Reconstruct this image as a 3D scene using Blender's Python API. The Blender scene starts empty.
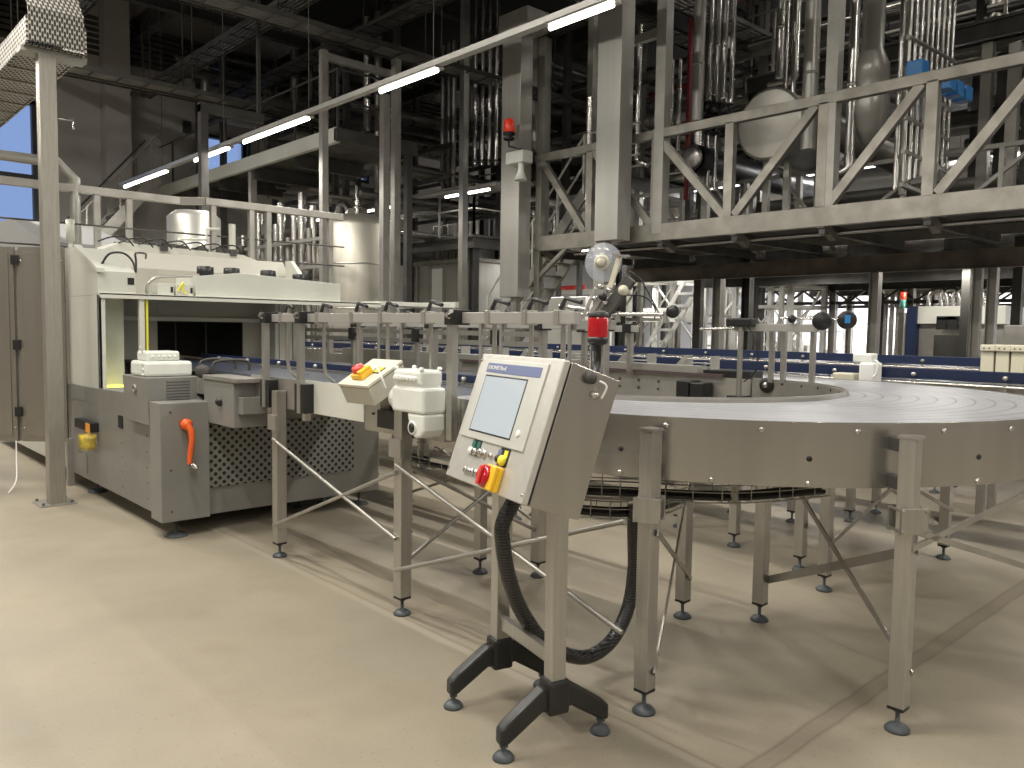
import bpy, math, random
from mathutils import Vector as V, Matrix
random.seed(7)
SC = bpy.context.scene
COL = SC.collection
PI = math.pi
# ------------------------------------------------------------ camera
F, YAW, PITCH, ROLL, H = 800.0, 0.7447, 0.0687, 0.0145, 1.55
def _basis():
    cp, sp, cr, sr = math.cos(PITCH), math.sin(PITCH), math.cos(ROLL), math.sin(ROLL)
    fwd, up, rt = V((0, cp, -sp)), V((0, sp, cp)), V((1, 0, 0))
    r = cr*rt + sr*up; u = -sr*rt + cr*up
    M = Matrix(((math.cos(YAW), math.sin(YAW), 0), (-math.sin(YAW), math.cos(YAW), 0), (0, 0, 1)))
    return M @ r, M @ u, M @ fwd
CR, CU, CF = _basis()
CAM = V((0, 0, H))
cd = bpy.data.cameras.new('camera'); cam = bpy.data.objects.new('camera', cd); COL.objects.link(cam)
m3 = Matrix((CR, CU, -CF)).transposed()
cam.matrix_world = Matrix.Translation(CAM) @ m3.to_4x4()
cd.sensor_width = 36; cd.lens = F/1024*36; cd.clip_end = 200; cd.clip_start = .05
SC.camera = cam
# measuring helpers: where the sight line of a pixel meets a real plane of the hall
def _ray(x, y): return CR*((x-512)/F) - CU*((y-384)/F) + CF
def g(x, y, z=0):
    d = _ray(x, y); return CAM + d*((z-H)/d.z)
def oX(x, y, X):
    d = _ray(x, y); return CAM + d*(X/d.x)
def oY(x, y, Y):
    d = _ray(x, y); return CAM + d*(Y/d.y)
# ------------------------------------------------------------ world, exposure
w = bpy.data.worlds.new('world'); SC.world = w; w.use_nodes = True
wn = w.node_tree.nodes; wl = w.node_tree.links
wn['Background'].inputs[0].default_value = (.30, .44, .80, 1); wn['Background'].inputs[1].default_value = 1.0
SC.view_settings.view_transform = 'Standard'; SC.view_settings.look = 'None'
SC.view_settings.exposure = -0.27; SC.view_settings.gamma = 1; SC.view_settings.use_curve_mapping = False
LAMP_COL = (1.0, .955, .88)
# ------------------------------------------------------------ materials
def mat(name, col, rough=.5, metal=0., var=0., vscale=3., stretch=None, bump=0., bscale=60., emit=None, es=0., alpha=None, trans=0., coat=0., aniso=0.):
    m = bpy.data.materials.new(name); m.use_nodes = True
    nt = m.node_tree; b = nt.nodes['Principled BSDF']
    b.inputs['Base Color'].default_value = (*col, 1); b.inputs['Roughness'].default_value = rough; b.inputs['Metallic'].default_value = metal
    b.inputs['Coat Weight'].default_value = coat
    tc = nt.nodes.new('ShaderNodeTexCoord')
    mp = nt.nodes.new('ShaderNodeMapping'); nt.links.new(tc.outputs['Object'], mp.inputs[0])
    if stretch: mp.inputs['Scale'].default_value = stretch
    if var:
        n = nt.nodes.new('ShaderNodeTexNoise'); n.inputs['Scale'].default_value = vscale; n.inputs['Detail'].default_value = 5
        nt.links.new(mp.outputs[0], n.inputs[0])
        r = nt.nodes.new('ShaderNodeMapRange'); r.inputs[1].default_value = .3; r.inputs[2].default_value = .7
        r.inputs[3].default_value = 1-var; r.inputs[4].default_value = 1+var
        nt.links.new(n.outputs[0], r.inputs[0])
        mx = nt.nodes.new('ShaderNodeVectorMath'); mx.operation = 'SCALE'; mx.inputs[0].default_value = col
        nt.links.new(r.outputs[0], mx.inputs['Scale']); nt.links.new(mx.outputs[0], b.inputs['Base Color'])
        r2 = nt.nodes.new('ShaderNodeMapRange'); r2.inputs[1].default_value = .3; r2.inputs[2].default_value = .7
        r2.inputs[3].default_value = rough*(1+var); r2.inputs[4].default_value = rough*(1-var)
        nt.links.new(n.outputs[0], r2.inputs[0]); nt.links.new(r2.outputs[0], b.inputs['Roughness'])
    if bump:
        n = nt.nodes.new('ShaderNodeTexNoise'); n.inputs['Scale'].default_value = bscale; n.inputs['Detail'].default_value = 3
        nt.links.new(mp.outputs[0], n.inputs[0])
        bp = nt.nodes.new('ShaderNodeBump'); bp.inputs['Strength'].default_value = bump; bp.inputs['Distance'].default_value = .01
        nt.links.new(n.outputs[0], bp.inputs['Height']); nt.links.new(bp.outputs[0], b.inputs['Normal'])
    if emit:
        b.inputs['Emission Color'].default_value = (*emit, 1); b.inputs['Emission Strength'].default_value = es
    if trans: b.inputs['Transmission Weight'].default_value = trans
    if alpha is not None: b.inputs['Alpha'].default_value = alpha
    return m
def _n(nt, t, **k):
    n = nt.nodes.new(t)
    for a, v in k.items(): setattr(n, a, v)
    return n
def _math(nt, op, a, b=None, c=None):
    n = nt.nodes.new('ShaderNodeMath'); n.operation = op
    for i, v in enumerate((a, b, c)):
        if v is None: continue
        if isinstance(v, (int, float)): n.inputs[i].default_value = v
        else: nt.links.new(v, n.inputs[i])
    return n.outputs[0]
def _mixcol(nt, m, fac, hole, rough_hole=.9):
    b = nt.nodes['Principled BSDF']
    src = b.inputs['Base Color'].links[0].from_socket if b.inputs['Base Color'].links else None
    mx = nt.nodes.new('ShaderNodeMix'); mx.data_type = 'RGBA'
    nt.links.new(fac, mx.inputs[0])
    if src: nt.links.new(src, mx.inputs[6])
    else: mx.inputs[6].default_value = b.inputs['Base Color'].default_value
    mx.inputs[7].default_value = (*hole, 1)
    nt.links.new(mx.outputs[2], b.inputs['Base Color'])
    return m
def holes(m, u, v, pu, pv, ru, rv, hex_=True, hole=(.006, .006, .006)):
    """punched holes in rows: pitch pu x pv, half-size ru x rv, on object axes u, v"""
    nt = m.node_tree
    tc = _n(nt, 'ShaderNodeTexCoord'); s = _n(nt, 'ShaderNodeSeparateXYZ'); nt.links.new(tc.outputs['Object'], s.inputs[0])
    def grid(off):
        o = []
        for ax, p, r in ((u, pu, ru), (v, pv, rv)):
            f = _math(nt, 'FRACT', _math(nt, 'ADD', _math(nt, 'DIVIDE', s.outputs[ax], p), off + 100))
            o.append(_math(nt, 'DIVIDE', _math(nt, 'MULTIPLY', _math(nt, 'SUBTRACT', f, .5), p), r))
        d = _math(nt, 'ADD', _math(nt, 'POWER', _math(nt, 'ABSOLUTE', o[0]), 2.), _math(nt, 'POWER', _math(nt, 'ABSOLUTE', o[1]), 2. if ru == rv else 4.))
        return _math(nt, 'LESS_THAN', d, 1.)
    fac = grid(0)
    if hex_: fac = _math(nt, 'MAXIMUM', fac, grid(.5))
    b = nt.nodes['Principled BSDF']
    mt = b.inputs['Metallic'].default_value
    _mixcol(nt, m, fac, hole)
    nt.links.new(_math(nt, 'MULTIPLY', _math(nt, 'SUBTRACT', 1, fac), mt), b.inputs['Metallic'])
    return m
def lanes(m, pitch, width, radial=True, axis=0, dark=(.12, .12, .12)):
    nt = m.node_tree
    tc = _n(nt, 'ShaderNodeTexCoord'); s = _n(nt, 'ShaderNodeSeparateXYZ'); nt.links.new(tc.outputs['Object'], s.inputs[0])
    if radial:
        q = _math(nt, 'SQRT', _math(nt, 'ADD', _math(nt, 'POWER', s.outputs[0], 2.), _math(nt, 'POWER', s.outputs[1], 2.)))
    else: q = s.outputs[axis]
    f = _math(nt, 'FRACT', _math(nt, 'DIVIDE', _math(nt, 'ADD', q, 100.), pitch))
    fac = _math(nt, 'LESS_THAN', f, width/pitch)
    return _mixcol(nt, m, _math(nt, 'MULTIPLY', fac, .8), dark)

STEEL = mat('brushed_steel', (.46, .445, .41), .32, .84, .06, 3, (20, 20, 1))
STEELV = mat('brushed_steel_sheet', (.47, .455, .42), .24, .90, .09, 1.6, (4, 4, .12))
STEELD = mat('dull_steel', (.38, .365, .33), .42, .7, .15, 4)
CLAD = mat('steel_cladding', (.40, .39, .355), .36, .5, .05, 1.2, (8, 8, .3))
PIPE = mat('polished_pipe', (.58, .56, .53), .26, .95, .02, 3)
GALV = mat('painted_frame_steel', (.34, .33, .295), .45, .45, .10, 4)
TRUSSM = mat('matt_stainless_frame', (.27, .255, .22), .42, .6, .16, 5, bump=.05, bscale=12)
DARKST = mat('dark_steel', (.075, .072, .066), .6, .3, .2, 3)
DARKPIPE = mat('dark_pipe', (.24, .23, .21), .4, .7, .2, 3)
CEILM = mat('ceiling_dark', (.035, .034, .033), .9)
WALLM = mat('wall_plaster', (.40, .385, .365), .9, 0, .08, .6, bump=.1, bscale=20)
WALLW = mat('wall_white', (.72, .72, .74), .8, 0, .04, .6)
FRAMEW = mat('window_frame', (.04, .045, .05), .5)
MGREY = mat('machine_grey_paint', (.23, .225, .205), .42, .15, .06, 3, bump=.02, bscale=90)
MGREYP = holes(mat('machine_grey_perforated', (.23, .225, .205), .42, .15, .05, 3), 0, 2, .066, .066, .0145, .0145)
MLIGHT = mat('machine_light_paint', (.56, .565, .50), .42, 0, .05, 2, bump=.02, bscale=70)
MSHEET = mat('sheet_pale', (.62, .62, .55), .38, .1, .04, 2)
MSLOT = lanes(mat('machine_grey_louvre', (.19, .185, .17), .5), .022, .008, False, 2, (.02, .02, .02))
BLACK = mat('black_plastic', (.012, .012, .012), .38, 0, .2, 8)
CAST = mat('black_casting', (.016, .016, .015), .42, 0, .2, 10, bump=.1, bscale=50)
RUBBER = mat('grey_rubber_foot', (.06, .07, .075), .5, 0, .25, 30)
HOSEM = lanes(mat('hose_black', (.013, .013, .013), .28, 0, .2, 8, bump=.25, bscale=150), .012, .005, False, 2, (.05, .05, .05))
WHITEP = mat('white_gloss_paint', (.74, .76, .70), .3, 0, .05, 9, bump=.08, bscale=40, coat=.3)
WHITEPL = mat('white_plastic', (.80, .80, .77), .4)
CREAM = mat('cream_plastic', (.62, .59, .46), .45, 0, .05, 3)
BLUE = mat('blue_guide', (.005, .014, .052), .45, 0, .15, 4)
BLUEB = mat('blue_actuator', (.03, .20, .50), .35)
BLUES = mat('blue_strip', (.13, .16, .30), .4)
RED = mat('signal_red', (.45, .004, .012), .2, 0, coat=.5)
REDL = mat('lamp_red_orange', (.75, .05, .02), .25, emit=(.8, .05, .02), es=.15)
REDP = mat('red_pipe', (.22, .02, .02), .5)
REDK = mat('red_knob', (.75, .07, .06), .35)
YEL = mat('switch_yellow', (.85, .50, .02), .4)
YELB = mat('yellow_bright', (.80, .72, .05), .4)
ORANGE = mat('crank_orange', (.80, .12, .02), .35, 0, .08, 8)
OIL = mat('oil_yellow', (.55, .40, .02), .1, 0, .4, 30, coat=.8)
GLASSY = mat('clear_jar', (.85, .85, .75), .05, 0, trans=.9, alpha=.35)
GREEN = mat('label_green', (.02, .14, .10), .4)
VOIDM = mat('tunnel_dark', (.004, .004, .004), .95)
BELTB = lanes(mat('belt_blue_grey', (.075, .09, .13), .3, .6, .1, 3), .19, .012, False, 0, (.02, .02, .02))
TUBE = mat('fluorescent_tube', (1, 1, 1), .5, emit=(1, .95, .85), es=12.)
TUBEW = mat('fluorescent_tube_cool', (1, 1, 1), .5, emit=(.97, .96, 1), es=7.)
GLOW = mat('yellow_work_light', (.9, .9, .2), .5, emit=(.95, .9, .15), es=1.6)
TRAYM = holes(mat('perforated_duct', (.46, .43, .36), .5, .35, .12, 4), 0, 1, .048, .095, .0105, .036, True, (.02, .02, .018))
TRAYS = holes(mat('perforated_side', (.44, .41, .35), .5, .35, .12, 4), 1, 2, .09, .075, .034, .012, True, (.03, .03, .025))
TRAYF = holes(mat('perforated_end', (.44, .41, .35), .5, .35, .12, 4), 0, 2, .036, .075, .009, .028, True, (.02, .02, .018))
SCREEN = mat('touch_screen', (.30, .34, .38), .12, 0, emit=(.60, .65, .66), es=.55, coat=1)
PANELF = mat('panel_front', (.60, .585, .535), .36, .5, .05, 30, bump=.02)
REELM = mat('clear_reel_disc', (.55, .58, .64), .15, 0, alpha=.38, coat=.3)
GLASS = mat('window_glass', (.8, .9, 1), .03, 0, trans=1., alpha=.15)
COPPER = mat('copper_wire', (.5, .22, .1), .4, .8)
GUSSET = mat('light_bracket_steel', (.44, .43, .39), .4, .7, .08, 6)
RAILM = mat('rail_profile', (.43, .42, .39), .4, .45, .05, 6)
# top of the conveyors: lanes of steel slat chain
BELTC = lanes(mat('slat_chain_curve', (.47, .475, .50), .34, .45, .10, 4), .0905, .012, True, 0, (.20, .20, .22))
BELTS = lanes(mat('slat_chain_straight', (.47, .475, .50), .34, .45, .10, 4), .0905, .012, False, 0, (.20, .20, .22))
# floor: ground concrete screed, with saw-cut joints
FLOORM = mat('screed_floor', (.285, .248, .186), .45, 0, .13, 1.1, bump=.06, bscale=35)
def _floor():
    nt = FLOORM.node_tree
    tc = _n(nt, 'ShaderNodeTexCoord'); s = _n(nt, 'ShaderNodeSeparateXYZ'); nt.links.new(tc.outputs['Object'], s.inputs[0])
    nz = _n(nt, 'ShaderNodeTexNoise'); nz.inputs['Scale'].default_value = 3.5; nt.links.new(tc.outputs['Object'], nz.inputs[0])
    wob = _math(nt, 'MULTIPLY', _math(nt, 'SUBTRACT', nz.outputs[0], .5), .03)
    def line(ax, c, wd, soft):
        d = _math(nt, 'ABSOLUTE', _math(nt, 'SUBTRACT', _math(nt, 'ADD', s.outputs[ax], wob), c))
        r = _n(nt, 'ShaderNodeMapRange'); nt.links.new(d, r.inputs[0])
        r.inputs[1].default_value = wd; r.inputs[2].default_value = wd+soft; r.inputs[3].default_value = 1; r.inputs[4].default_value = 0
        return r.outputs[0]
    fine = _n(nt, 'ShaderNodeTexNoise'); fine.inputs['Scale'].default_value = 70; fine.inputs['Detail'].default_value = 2; nt.links.new(tc.outputs['Object'], fine.inputs[0])
    sp = _n(nt, 'ShaderNodeMapRange'); nt.links.new(fine.outputs[0], sp.inputs[0]); sp.inputs[1].default_value = .62; sp.inputs[2].default_value = .75
    _mixcol(nt, FLOORM, _math(nt, 'MULTIPLY', sp.outputs[0], .6), (.14, .118, .084))
    st = _n(nt, 'ShaderNodeTexNoise'); st.inputs['Scale'].default_value = 1.7; st.inputs['Detail'].default_value = 6; nt.links.new(tc.outputs['Object'], st.inputs[0])
    sr = _n(nt, 'ShaderNodeMapRange'); nt.links.new(st.outputs[0], sr.inputs[0]); sr.inputs[1].default_value = .56; sr.inputs[2].default_value = .72
    _mixcol(nt, FLOORM, _math(nt, 'MULTIPLY', sr.outputs[0], .45), (.215, .18, .125))
    _mixcol(nt, FLOORM, _math(nt, 'MULTIPLY', line(1, 1.42, .035, .02), .45), (.18, .15, .11))
    _mixcol(nt, FLOORM, _math(nt, 'MULTIPLY', _math(nt, 'MAXIMUM', line(1, 1.385, .003, .006), line(1, 1.455, .003, .006)), .35), (.11, .09, .065))
    _mixcol(nt, FLOORM, _math(nt, 'MULTIPLY', line(0, 2.39, .012, .02), .6), (.34, .30, .235))
    _mixcol(nt, FLOORM, _math(nt, 'MULTIPLY', line(0, 2.425, .003, .006), .5), (.15, .125, .09))
    _mixcol(nt, FLOORM, _math(nt, 'MULTIPLY', line(0, 6.6, .01, .02), .5), (.18, .15, .11))
_floor()
# ------------------------------------------------------------ mesh builder
class MB:
    def __init__(s): s.v = []; s.f = []; s.sm = []
    def add(s, vs, fs, smooth=False):
        o = len(s.v); s.v += [V(p) for p in vs]
        for f in fs: s.f.append([i+o for i in f]); s.sm.append(smooth)
        return s
    def box(s, x0, y0, z0, x1, y1, z1):
        x0, x1 = sorted((x0, x1)); y0, y1 = sorted((y0, y1)); z0, z1 = sorted((z0, z1))
        vs = [(x, y, z) for z in (z0, z1) for y in (y0, y1) for x in (x0, x1)]
        return s.add(vs, [(0, 2, 3, 1), (4, 5, 7, 6), (0, 1, 5, 4), (2, 6, 7, 3), (0, 4, 6, 2), (1, 3, 7, 5)])
    def obox(s, o, a, b, c):
        """box with corner o and edge vectors a, b, c"""
        o, a, b, c = V(o), V(a), V(b), V(c)
        vs = [o, o+a, o+b, o+a+b, o+c, o+a+c, o+b+c, o+a+b+c]
        fs = [(0, 2, 3, 1), (4, 5, 7, 6), (0, 1, 5, 4), (2, 6, 7, 3), (0, 4, 6, 2), (1, 3, 7, 5)]
        if a.cross(b).dot(c) < 0: fs = [f[::-1] for f in fs]
        return s.add(vs, fs)
    def beam(s, p, q, w, h=None, up=(0, 0, 1)):
        """rectangular bar from p to q, w across, h along up"""
        h = h or w; p, q = V(p), V(q); d = (q-p).normalized(); up = V(up)
        side = d.cross(up)
        if side.length < 1e-4: side = d.cross(V((1, 0, 0)))
        side.normalize(); u = side.cross(d).normalized()
        return s.obox(p - side*w/2 - u*h/2, side*w, u*h, q-p)
    def ubeam(s, p, q, w, h, t=.008, up=(0, 0, 1)):
        """I-section bar"""
        p, q = V(p), V(q); d = (q-p).normalized(); up = V(up); side = d.cross(up)
        if side.length < 1e-4: side = d.cross(V((1, 0, 0)))
        side.normalize(); u = side.cross(d).normalized()
        for k in (-1, 1): s.beam(p+u*k*(h/2-t/2), q+u*k*(h/2-t/2), w, t, u)
        return s.beam(p, q, t, h, u)
    def tube(s, pts, r, n=10, cap=True, rs=None):
        pts = [V(p) for p in pts]; rings = []; prev = None
        for i, p in enumerate(pts):
            t = (pts[min(i+1, len(pts)-1)] - pts[max(i-1, 0)]).normalized()
            if prev is None:
                a = t.cross(V((0, 0, 1)))
                if a.length < 1e-3: a = t.cross(V((1, 0, 0)))
            else: a = prev - t*prev.dot(t)
            a.normalize(); prev = a; b = t.cross(a); rr = rs[i] if rs else r
            rings.append([p + a*math.cos(2*PI*k/n)*rr + b*math.sin(2*PI*k/n)*rr for k in range(n)])
        vs = [q for R in rings for q in R]
        fs = [(i*n+k, i*n+(k+1) % n, (i+1)*n+(k+1) % n, (i+1)*n+k) for i in range(len(pts)-1) for k in range(n)]
        s.add(vs, fs, True)
        if cap:
            s.add(rings[0], [tuple(range(n))[::-1]]); s.add(rings[-1], [tuple(range(n))])
        return s
    def cyl(s, p, q, r, n=14): return s.tube([p, q], r, n)
    def lathe(s, prof, o, ax=(0, 0, 1), n=24, smooth=True):
        """profile [(radius, distance along axis)]"""
        o, ax = V(o), V(ax).normalized(); a = ax.cross(V((0, 0, 1)))
        if a.length < 1e-3: a = V((1, 0, 0))
        a.normalize(); b = ax.cross(a)
        vs = [o + ax*h + (a*math.cos(2*PI*k/n) + b*math.sin(2*PI*k/n))*max(r, 1e-5) for r, h in prof for k in range(n)]
        fs = [(i*n+k, i*n+(k+1) % n, (i+1)*n+(k+1) % n, (i+1)*n+k) for i in range(len(prof)-1) for k in range(n)]
        return s.add(vs, fs, smooth)
    def prism(s, poly, ext):
        poly = [V(p) for p in poly]; ext = V(ext); n = len(poly)
        nrm = V((0, 0, 0))
        for i in range(n): nrm += poly[i].cross(poly[(i+1) % n])
        if nrm.dot(ext) > 0: poly = poly[::-1]
        vs = poly + [p+ext for p in poly]
        fs = [tuple(range(n)), tuple(range(2*n-1, n-1, -1))] + [(i, i+n, (i+1) % n+n, (i+1) % n) for i in range(n)]
        return s.add(vs, fs)
    def arc(s, c, r0, r1, a0, a1, z0, z1, n=48):
        """curved wall or ring between radii r0<r1, angles in degrees"""
        vs = []
        for i in range(n+1):
            a = math.radians(a0+(a1-a0)*i/n); ca, sa = math.cos(a), math.sin(a)
            for r, z in ((r0, z0), (r1, z0), (r1, z1), (r0, z1)): vs.append((c[0]+r*ca, c[1]+r*sa, z))
        for j in range(4):
            vv = []
            for i in range(n+1): vv += [vs[i*4+j], vs[i*4+(j+1) % 4]]
            s.add(vv, [(i*2, i*2+2, i*2+3, i*2+1) if a1 > a0 else (i*2, i*2+1, i*2+3, i*2+2) for i in range(n)], True)
        s.add(vs[:4], [(0, 1, 2, 3)]); s.add(vs[-4:], [(3, 2, 1, 0)])
        return s
    def strip(s, A, B, z0, z1):
        """flat solid between two paths with the same number of points"""
        n = len(A); vs = [(p[0], p[1], z) for p, q in zip(A, B) for p, z in ((p, z0), (q, z0), (q, z1), (p, z1))]
        for j in range(4):
            vv = []
            for i in range(n): vv += [vs[i*4+j], vs[i*4+(j+1) % 4]]
            s.add(vv, [(i*2, i*2+2, i*2+3, i*2+1) for i in range(n-1)], True)
        s.add(vs[:4], [(0, 1, 2, 3)]); return s.add(vs[-4:], [(3, 2, 1, 0)])
    def build(s, name, m, parent=None, bev=0., loc=None):
        me = bpy.data.meshes.new(name)
        par_loc = V((0, 0, 0))
        if parent is not None: par_loc = wloc(parent)
        o_loc = V(loc) if loc is not None else par_loc
        me.from_pydata([tuple(p-o_loc) for p in s.v], [], s.f)
        me.polygons.foreach_set('use_smooth', s.sm)
        me.materials.append(m); me.update()
        o = bpy.data.objects.new(name, me); COL.objects.link(o)
        if parent is not None: o.parent = parent
        o.location = o_loc - par_loc
        if bev:
            b = o.modifiers.new('bevel', 'BEVEL'); b.width = bev; b.segments = 2; b.limit_method = 'ANGLE'; b.angle_limit = math.radians(40)
        return o
def wloc(o):
    p = V(o.location)
    while o.parent: o = o.parent; p = p + V(o.location)
    return p
def tag(o, label, cat, group=None, kind=None):
    o['label'] = label; o['category'] = cat
    if group: o['group'] = group
    if kind: o['kind'] = kind
    return o
def thing(name, label, cat, loc=(0, 0, 0), group=None):
    o = bpy.data.objects.new(name, None); COL.objects.link(o); o.location = loc
    o.empty_display_size = .1
    return tag(o, label, cat, group)
def solo(name, mb, m, label, cat, group=None, bev=0., kind=None):
    lo = V((min(p.x for p in mb.v), min(p.y for p in mb.v), min(p.z for p in mb.v)))
    hi = V((max(p.x for p in mb.v), max(p.y for p in mb.v), 0))
    return tag(mb.build(name, m, None, bev, loc=((lo.x+hi.x)/2, (lo.y+hi.y)/2, lo.z)), label, cat, group, kind)
def struct(name, mb, m):
    o = mb.build(name, m); o['kind'] = 'structure'; return o
def text_mesh(name, body, size, o, xdir, ydir, m, parent, depth=.0006):
    cu = bpy.data.curves.new(name, 'FONT'); cu.body = body; cu.size = size; cu.extrude = depth; cu.align_x = 'CENTER'; cu.align_y = 'CENTER'
    ob = bpy.data.objects.new(name, cu); COL.objects.link(ob)
    dg = bpy.context.evaluated_depsgraph_get(); dg.update()
    me = bpy.data.meshes.new_from_object(ob.evaluated_get(dg)); bpy.data.objects.remove(ob)
    x, y = V(xdir).normalized(), V(ydir).normalized(); z = x.cross(y)
    M = Matrix((x, y, z)).transposed().to_4x4(); M.translation = V(o) - wloc(parent)
    me.transform(M); me.materials.clear(); me.materials.append(m)
    r = bpy.data.objects.new(name, me); COL.objects.link(r); r.parent = parent
    return r
def levelling_foot(x, y, z, parent, r=.048):
    """threaded stud on a rubber disc, from the floor up to z"""
    mb = MB().lathe([(0, 0), (r, 0), (r, .008), (r*.72, .022), (r*.3, .028), (.009, .032), (.009, z+.004), (0, z+.004)], (x, y, 0), n=18)
    mb.lathe([(.017, z-.014), (.017, z-.002)], (x, y, 0), n=6, smooth=False)
    return mb.build('levelling_foot', RUBBER, parent)
def leg(x, y, ztop, parent, s=.07, m=STEEL, z0=.10, r=.048, plate=False):
    mb = MB().box(x-s/2, y-s/2, z0, x+s/2, y+s/2, ztop)
    o = mb.build('leg', m, parent, .003)
    c = MB().box(x-s/2+.001, y-s/2+.001, z0-.012, x+s/2-.001, y+s/2-.001, z0).build('end_cap', BLACK, o)
    levelling_foot(x, y, z0-.01, o, r)
    return o
def smooth_path(pts, n=6):
    P = [V(p) for p in pts]; out = []
    for i in range(len(P)-1):
        p0, p1, p2, p3 = P[max(i-1, 0)], P[i], P[i+1], P[min(i+2, len(P)-1)]
        for k in range(n):
            t = k/n
            out.append(.5*((2*p1)+(p2-p0)*t+(2*p0-5*p1+4*p2-p3)*t*t+(3*p1-p0-3*p2+p3)*t**3))
    out.append(P[-1]); return out
def lamp_light(p, sx, sy, power, col=LAMP_COL, rot=0., parent=None):
    L = bpy.data.lights.new('tube_light', 'AREA'); L.shape = 'RECTANGLE'; L.size = sx; L.size_y = sy; L.energy = power; L.color = col
    o = bpy.data.objects.new('tube_light', L); COL.objects.link(o)
    base = V((0, 0, 0))
    if parent is not None: o.parent = parent; base = wloc(parent)
    o.location = V(p) - base; o.rotation_euler = (0, 0, rot)
    return o
# ============================================================ THE HALL
WX0, WX1, WY0, WY1, ZC = -9.0, 27.0, -9.0, 22.0, 10.0
struct('floor', MB().box(WX0-.3, WY0-.3, -.3, WX1+.3, WY1+.3, 0), FLOORM)
struct('ceiling', MB().box(WX0-.3, WY0-.3, ZC, WX1+.3, WY1+.3, ZC+.3), CEILM)
struct('wall_near', MB().box(WX0-.3, WY0-.3, 0, WX1+.3, WY0, ZC), WALLM)
struct('wall_left', MB().box(WX0-.3, WY0, 0, WX0, WY1, ZC), WALLM)
struct('wall_right', MB().box(WX1, WY0, 0, WX1+.3, WY1, ZC), mat('wall_grey', (.36, .355, .35), .9, 0, .06, .5))
def wall_with_windows(name, y0, y1, x0, x1, wins):
    mb = MB(); xs = sorted({x0, x1, *[w[0] for w in wins], *[w[1] for w in wins]})
    for a, b in zip(xs, xs[1:]):
        hit = [w for w in wins if w[0] <= a and b <= w[1]]
        if hit:
            z = 0
            for h in sorted(hit, key=lambda q: q[2]):
                mb.box(a, y0, z, b, y1, h[2]); z = h[3]
            mb.box(a, y0, z, b, y1, ZC)
        else: mb.box(a, y0, 0, b, y1, ZC)
    return struct(name, mb, WALLM)
wa = [oY(2, 245, 22), oY(35, 102, 22)]; wb = [oY(196, 178, 22), oY(246, 141, 22)]
W1 = (2.6, wa[1].x, wa[0].z-.2, wa[1].z); W2 = (wb[0].x, wb[1].x+.1, wb[0].z-.5, wb[1].z)
W4 = (oY(341, 175, 22).x, oY(368, 175, 22).x, oY(355, 182, 22).z, oY(355, 169, 22).z)
W3 = (oY(256, 185, 22).x-.3, oY(285, 185, 22).x, oY(270, 190, 22).z, oY(270, 172, 22).z)
wall_with_windows('wall_back', 22, 22.3, WX0, WX1, [W1, W2, W3, W4])
for i, (a, b, z0, z1) in enumerate((W1, W2, W3, W4)):
    fr = MB(); t = .09
    fr.box(a, 21.93, z0, a+t, 22.1, z1); fr.box(b-t, 21.93, z0, b, 22.1, z1); fr.box(a, 21.93, z0, b, 22.1, z0+t); fr.box(a, 21.93, z1-t, b, 22.1, z1)
    if i == 0:
        zm = oY(18, 176, 22).z; fr.box(a, 21.95, zm-.06, b, 22.08, zm+.06)
    o = struct('window_%d' % (i+1), fr, FRAMEW)
    MB().box(a+t, 22.02, z0+t, b-t, 22.03, z1-t).build('window_pane', GLASS, o)
# pilasters of the back wall
pl = oY(106, 150, 21.4).x; pr = oY(131, 150, 21.4).x
struct('trim_1', MB().box(W1[1]+.25, 21.8, 0, pl, 22, ZC), WALLM)
struct('trim_2', MB().box(pl, 21.35, 0, pr, 22, ZC), WALLM)
mb = MB()
for k in range(7): mb.box(WX0, 21.78, 8.1+k*.14, WX1, 21.995, 8.19+k*.14)
struct('trim_3', mb, DARKST)
o = solo('wall_grille', MB().box(oY(183, 135, 21.98).x, 21.95, oY(183, 133, 21.98).z, oY(191, 122, 21.98).x, 22, oY(191, 122, 21.98).z), DARKST, 'small square dark grille high on the back wall beside the window', 'grille')
# ---- ceiling beams and trays
k = 0
for z, xs in ((8.9, (-5, -1, 3, 7, 11, 15, 19, 23)),):
    for i, x in enumerate(xs):
        mb = MB().ubeam((x, WY0, z), (x, WY1, z), .22, .5)
        tag(mb.build('roof_beam', DARKST), 'dark steel roof beam running lengthwise under the ceiling', 'beam', 'lengthwise roof beams')
for i, y in enumerate((-6, -2, 2, 6, 10, 14, 18)):
    mb = MB().ubeam((WX0, y, 8.4), (WX1, y, 8.4), .2, .36)
    tag(mb.build('cross_beam', DARKST), 'dark steel cross beam hung across the hall under the ceiling', 'beam', 'cross beams under the ceiling')
def cable_ladder(p, q, wd, nc, m1, m2, label, grp, along):
    t = thing('cable_tray', label, 'cable tray', p, grp)
    p, q = V(p), V(q); d = (q-p); n = d.cross(V((0, 0, 1))).normalized()
    mb = MB()
    for s in (-1, 1): mb.beam(p+n*s*wd/2, q+n*s*wd/2, .02, .08)
    L = d.length; du = d.normalized(); k = 0.0
    while k < L:
        mb.beam(p+du*k-n*wd/2+V((0, 0, -.03)), p+du*k+n*wd/2+V((0, 0, -.03)), .03, .015); k += .5
    mb.build('side_rail', m1, t)
    c = MB()
    for j in range(nc):
        o = n*(-wd/2+wd*(j+.7)/(nc+.4)); c.tube([p+o, q+o], .022, 5)
    c.build('cable', m2, t)
    for k in range(int(L/3)+1):
        a = p+du*min(3*k+.3, L); b = a+V((0, 0, 8.2-p.z))
        MB().tube([b-n*wd/2, a-n*wd/2, a+n*wd/2, b+n*wd/2], .012, 5).build('hanger', m1, t)
    return t
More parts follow.
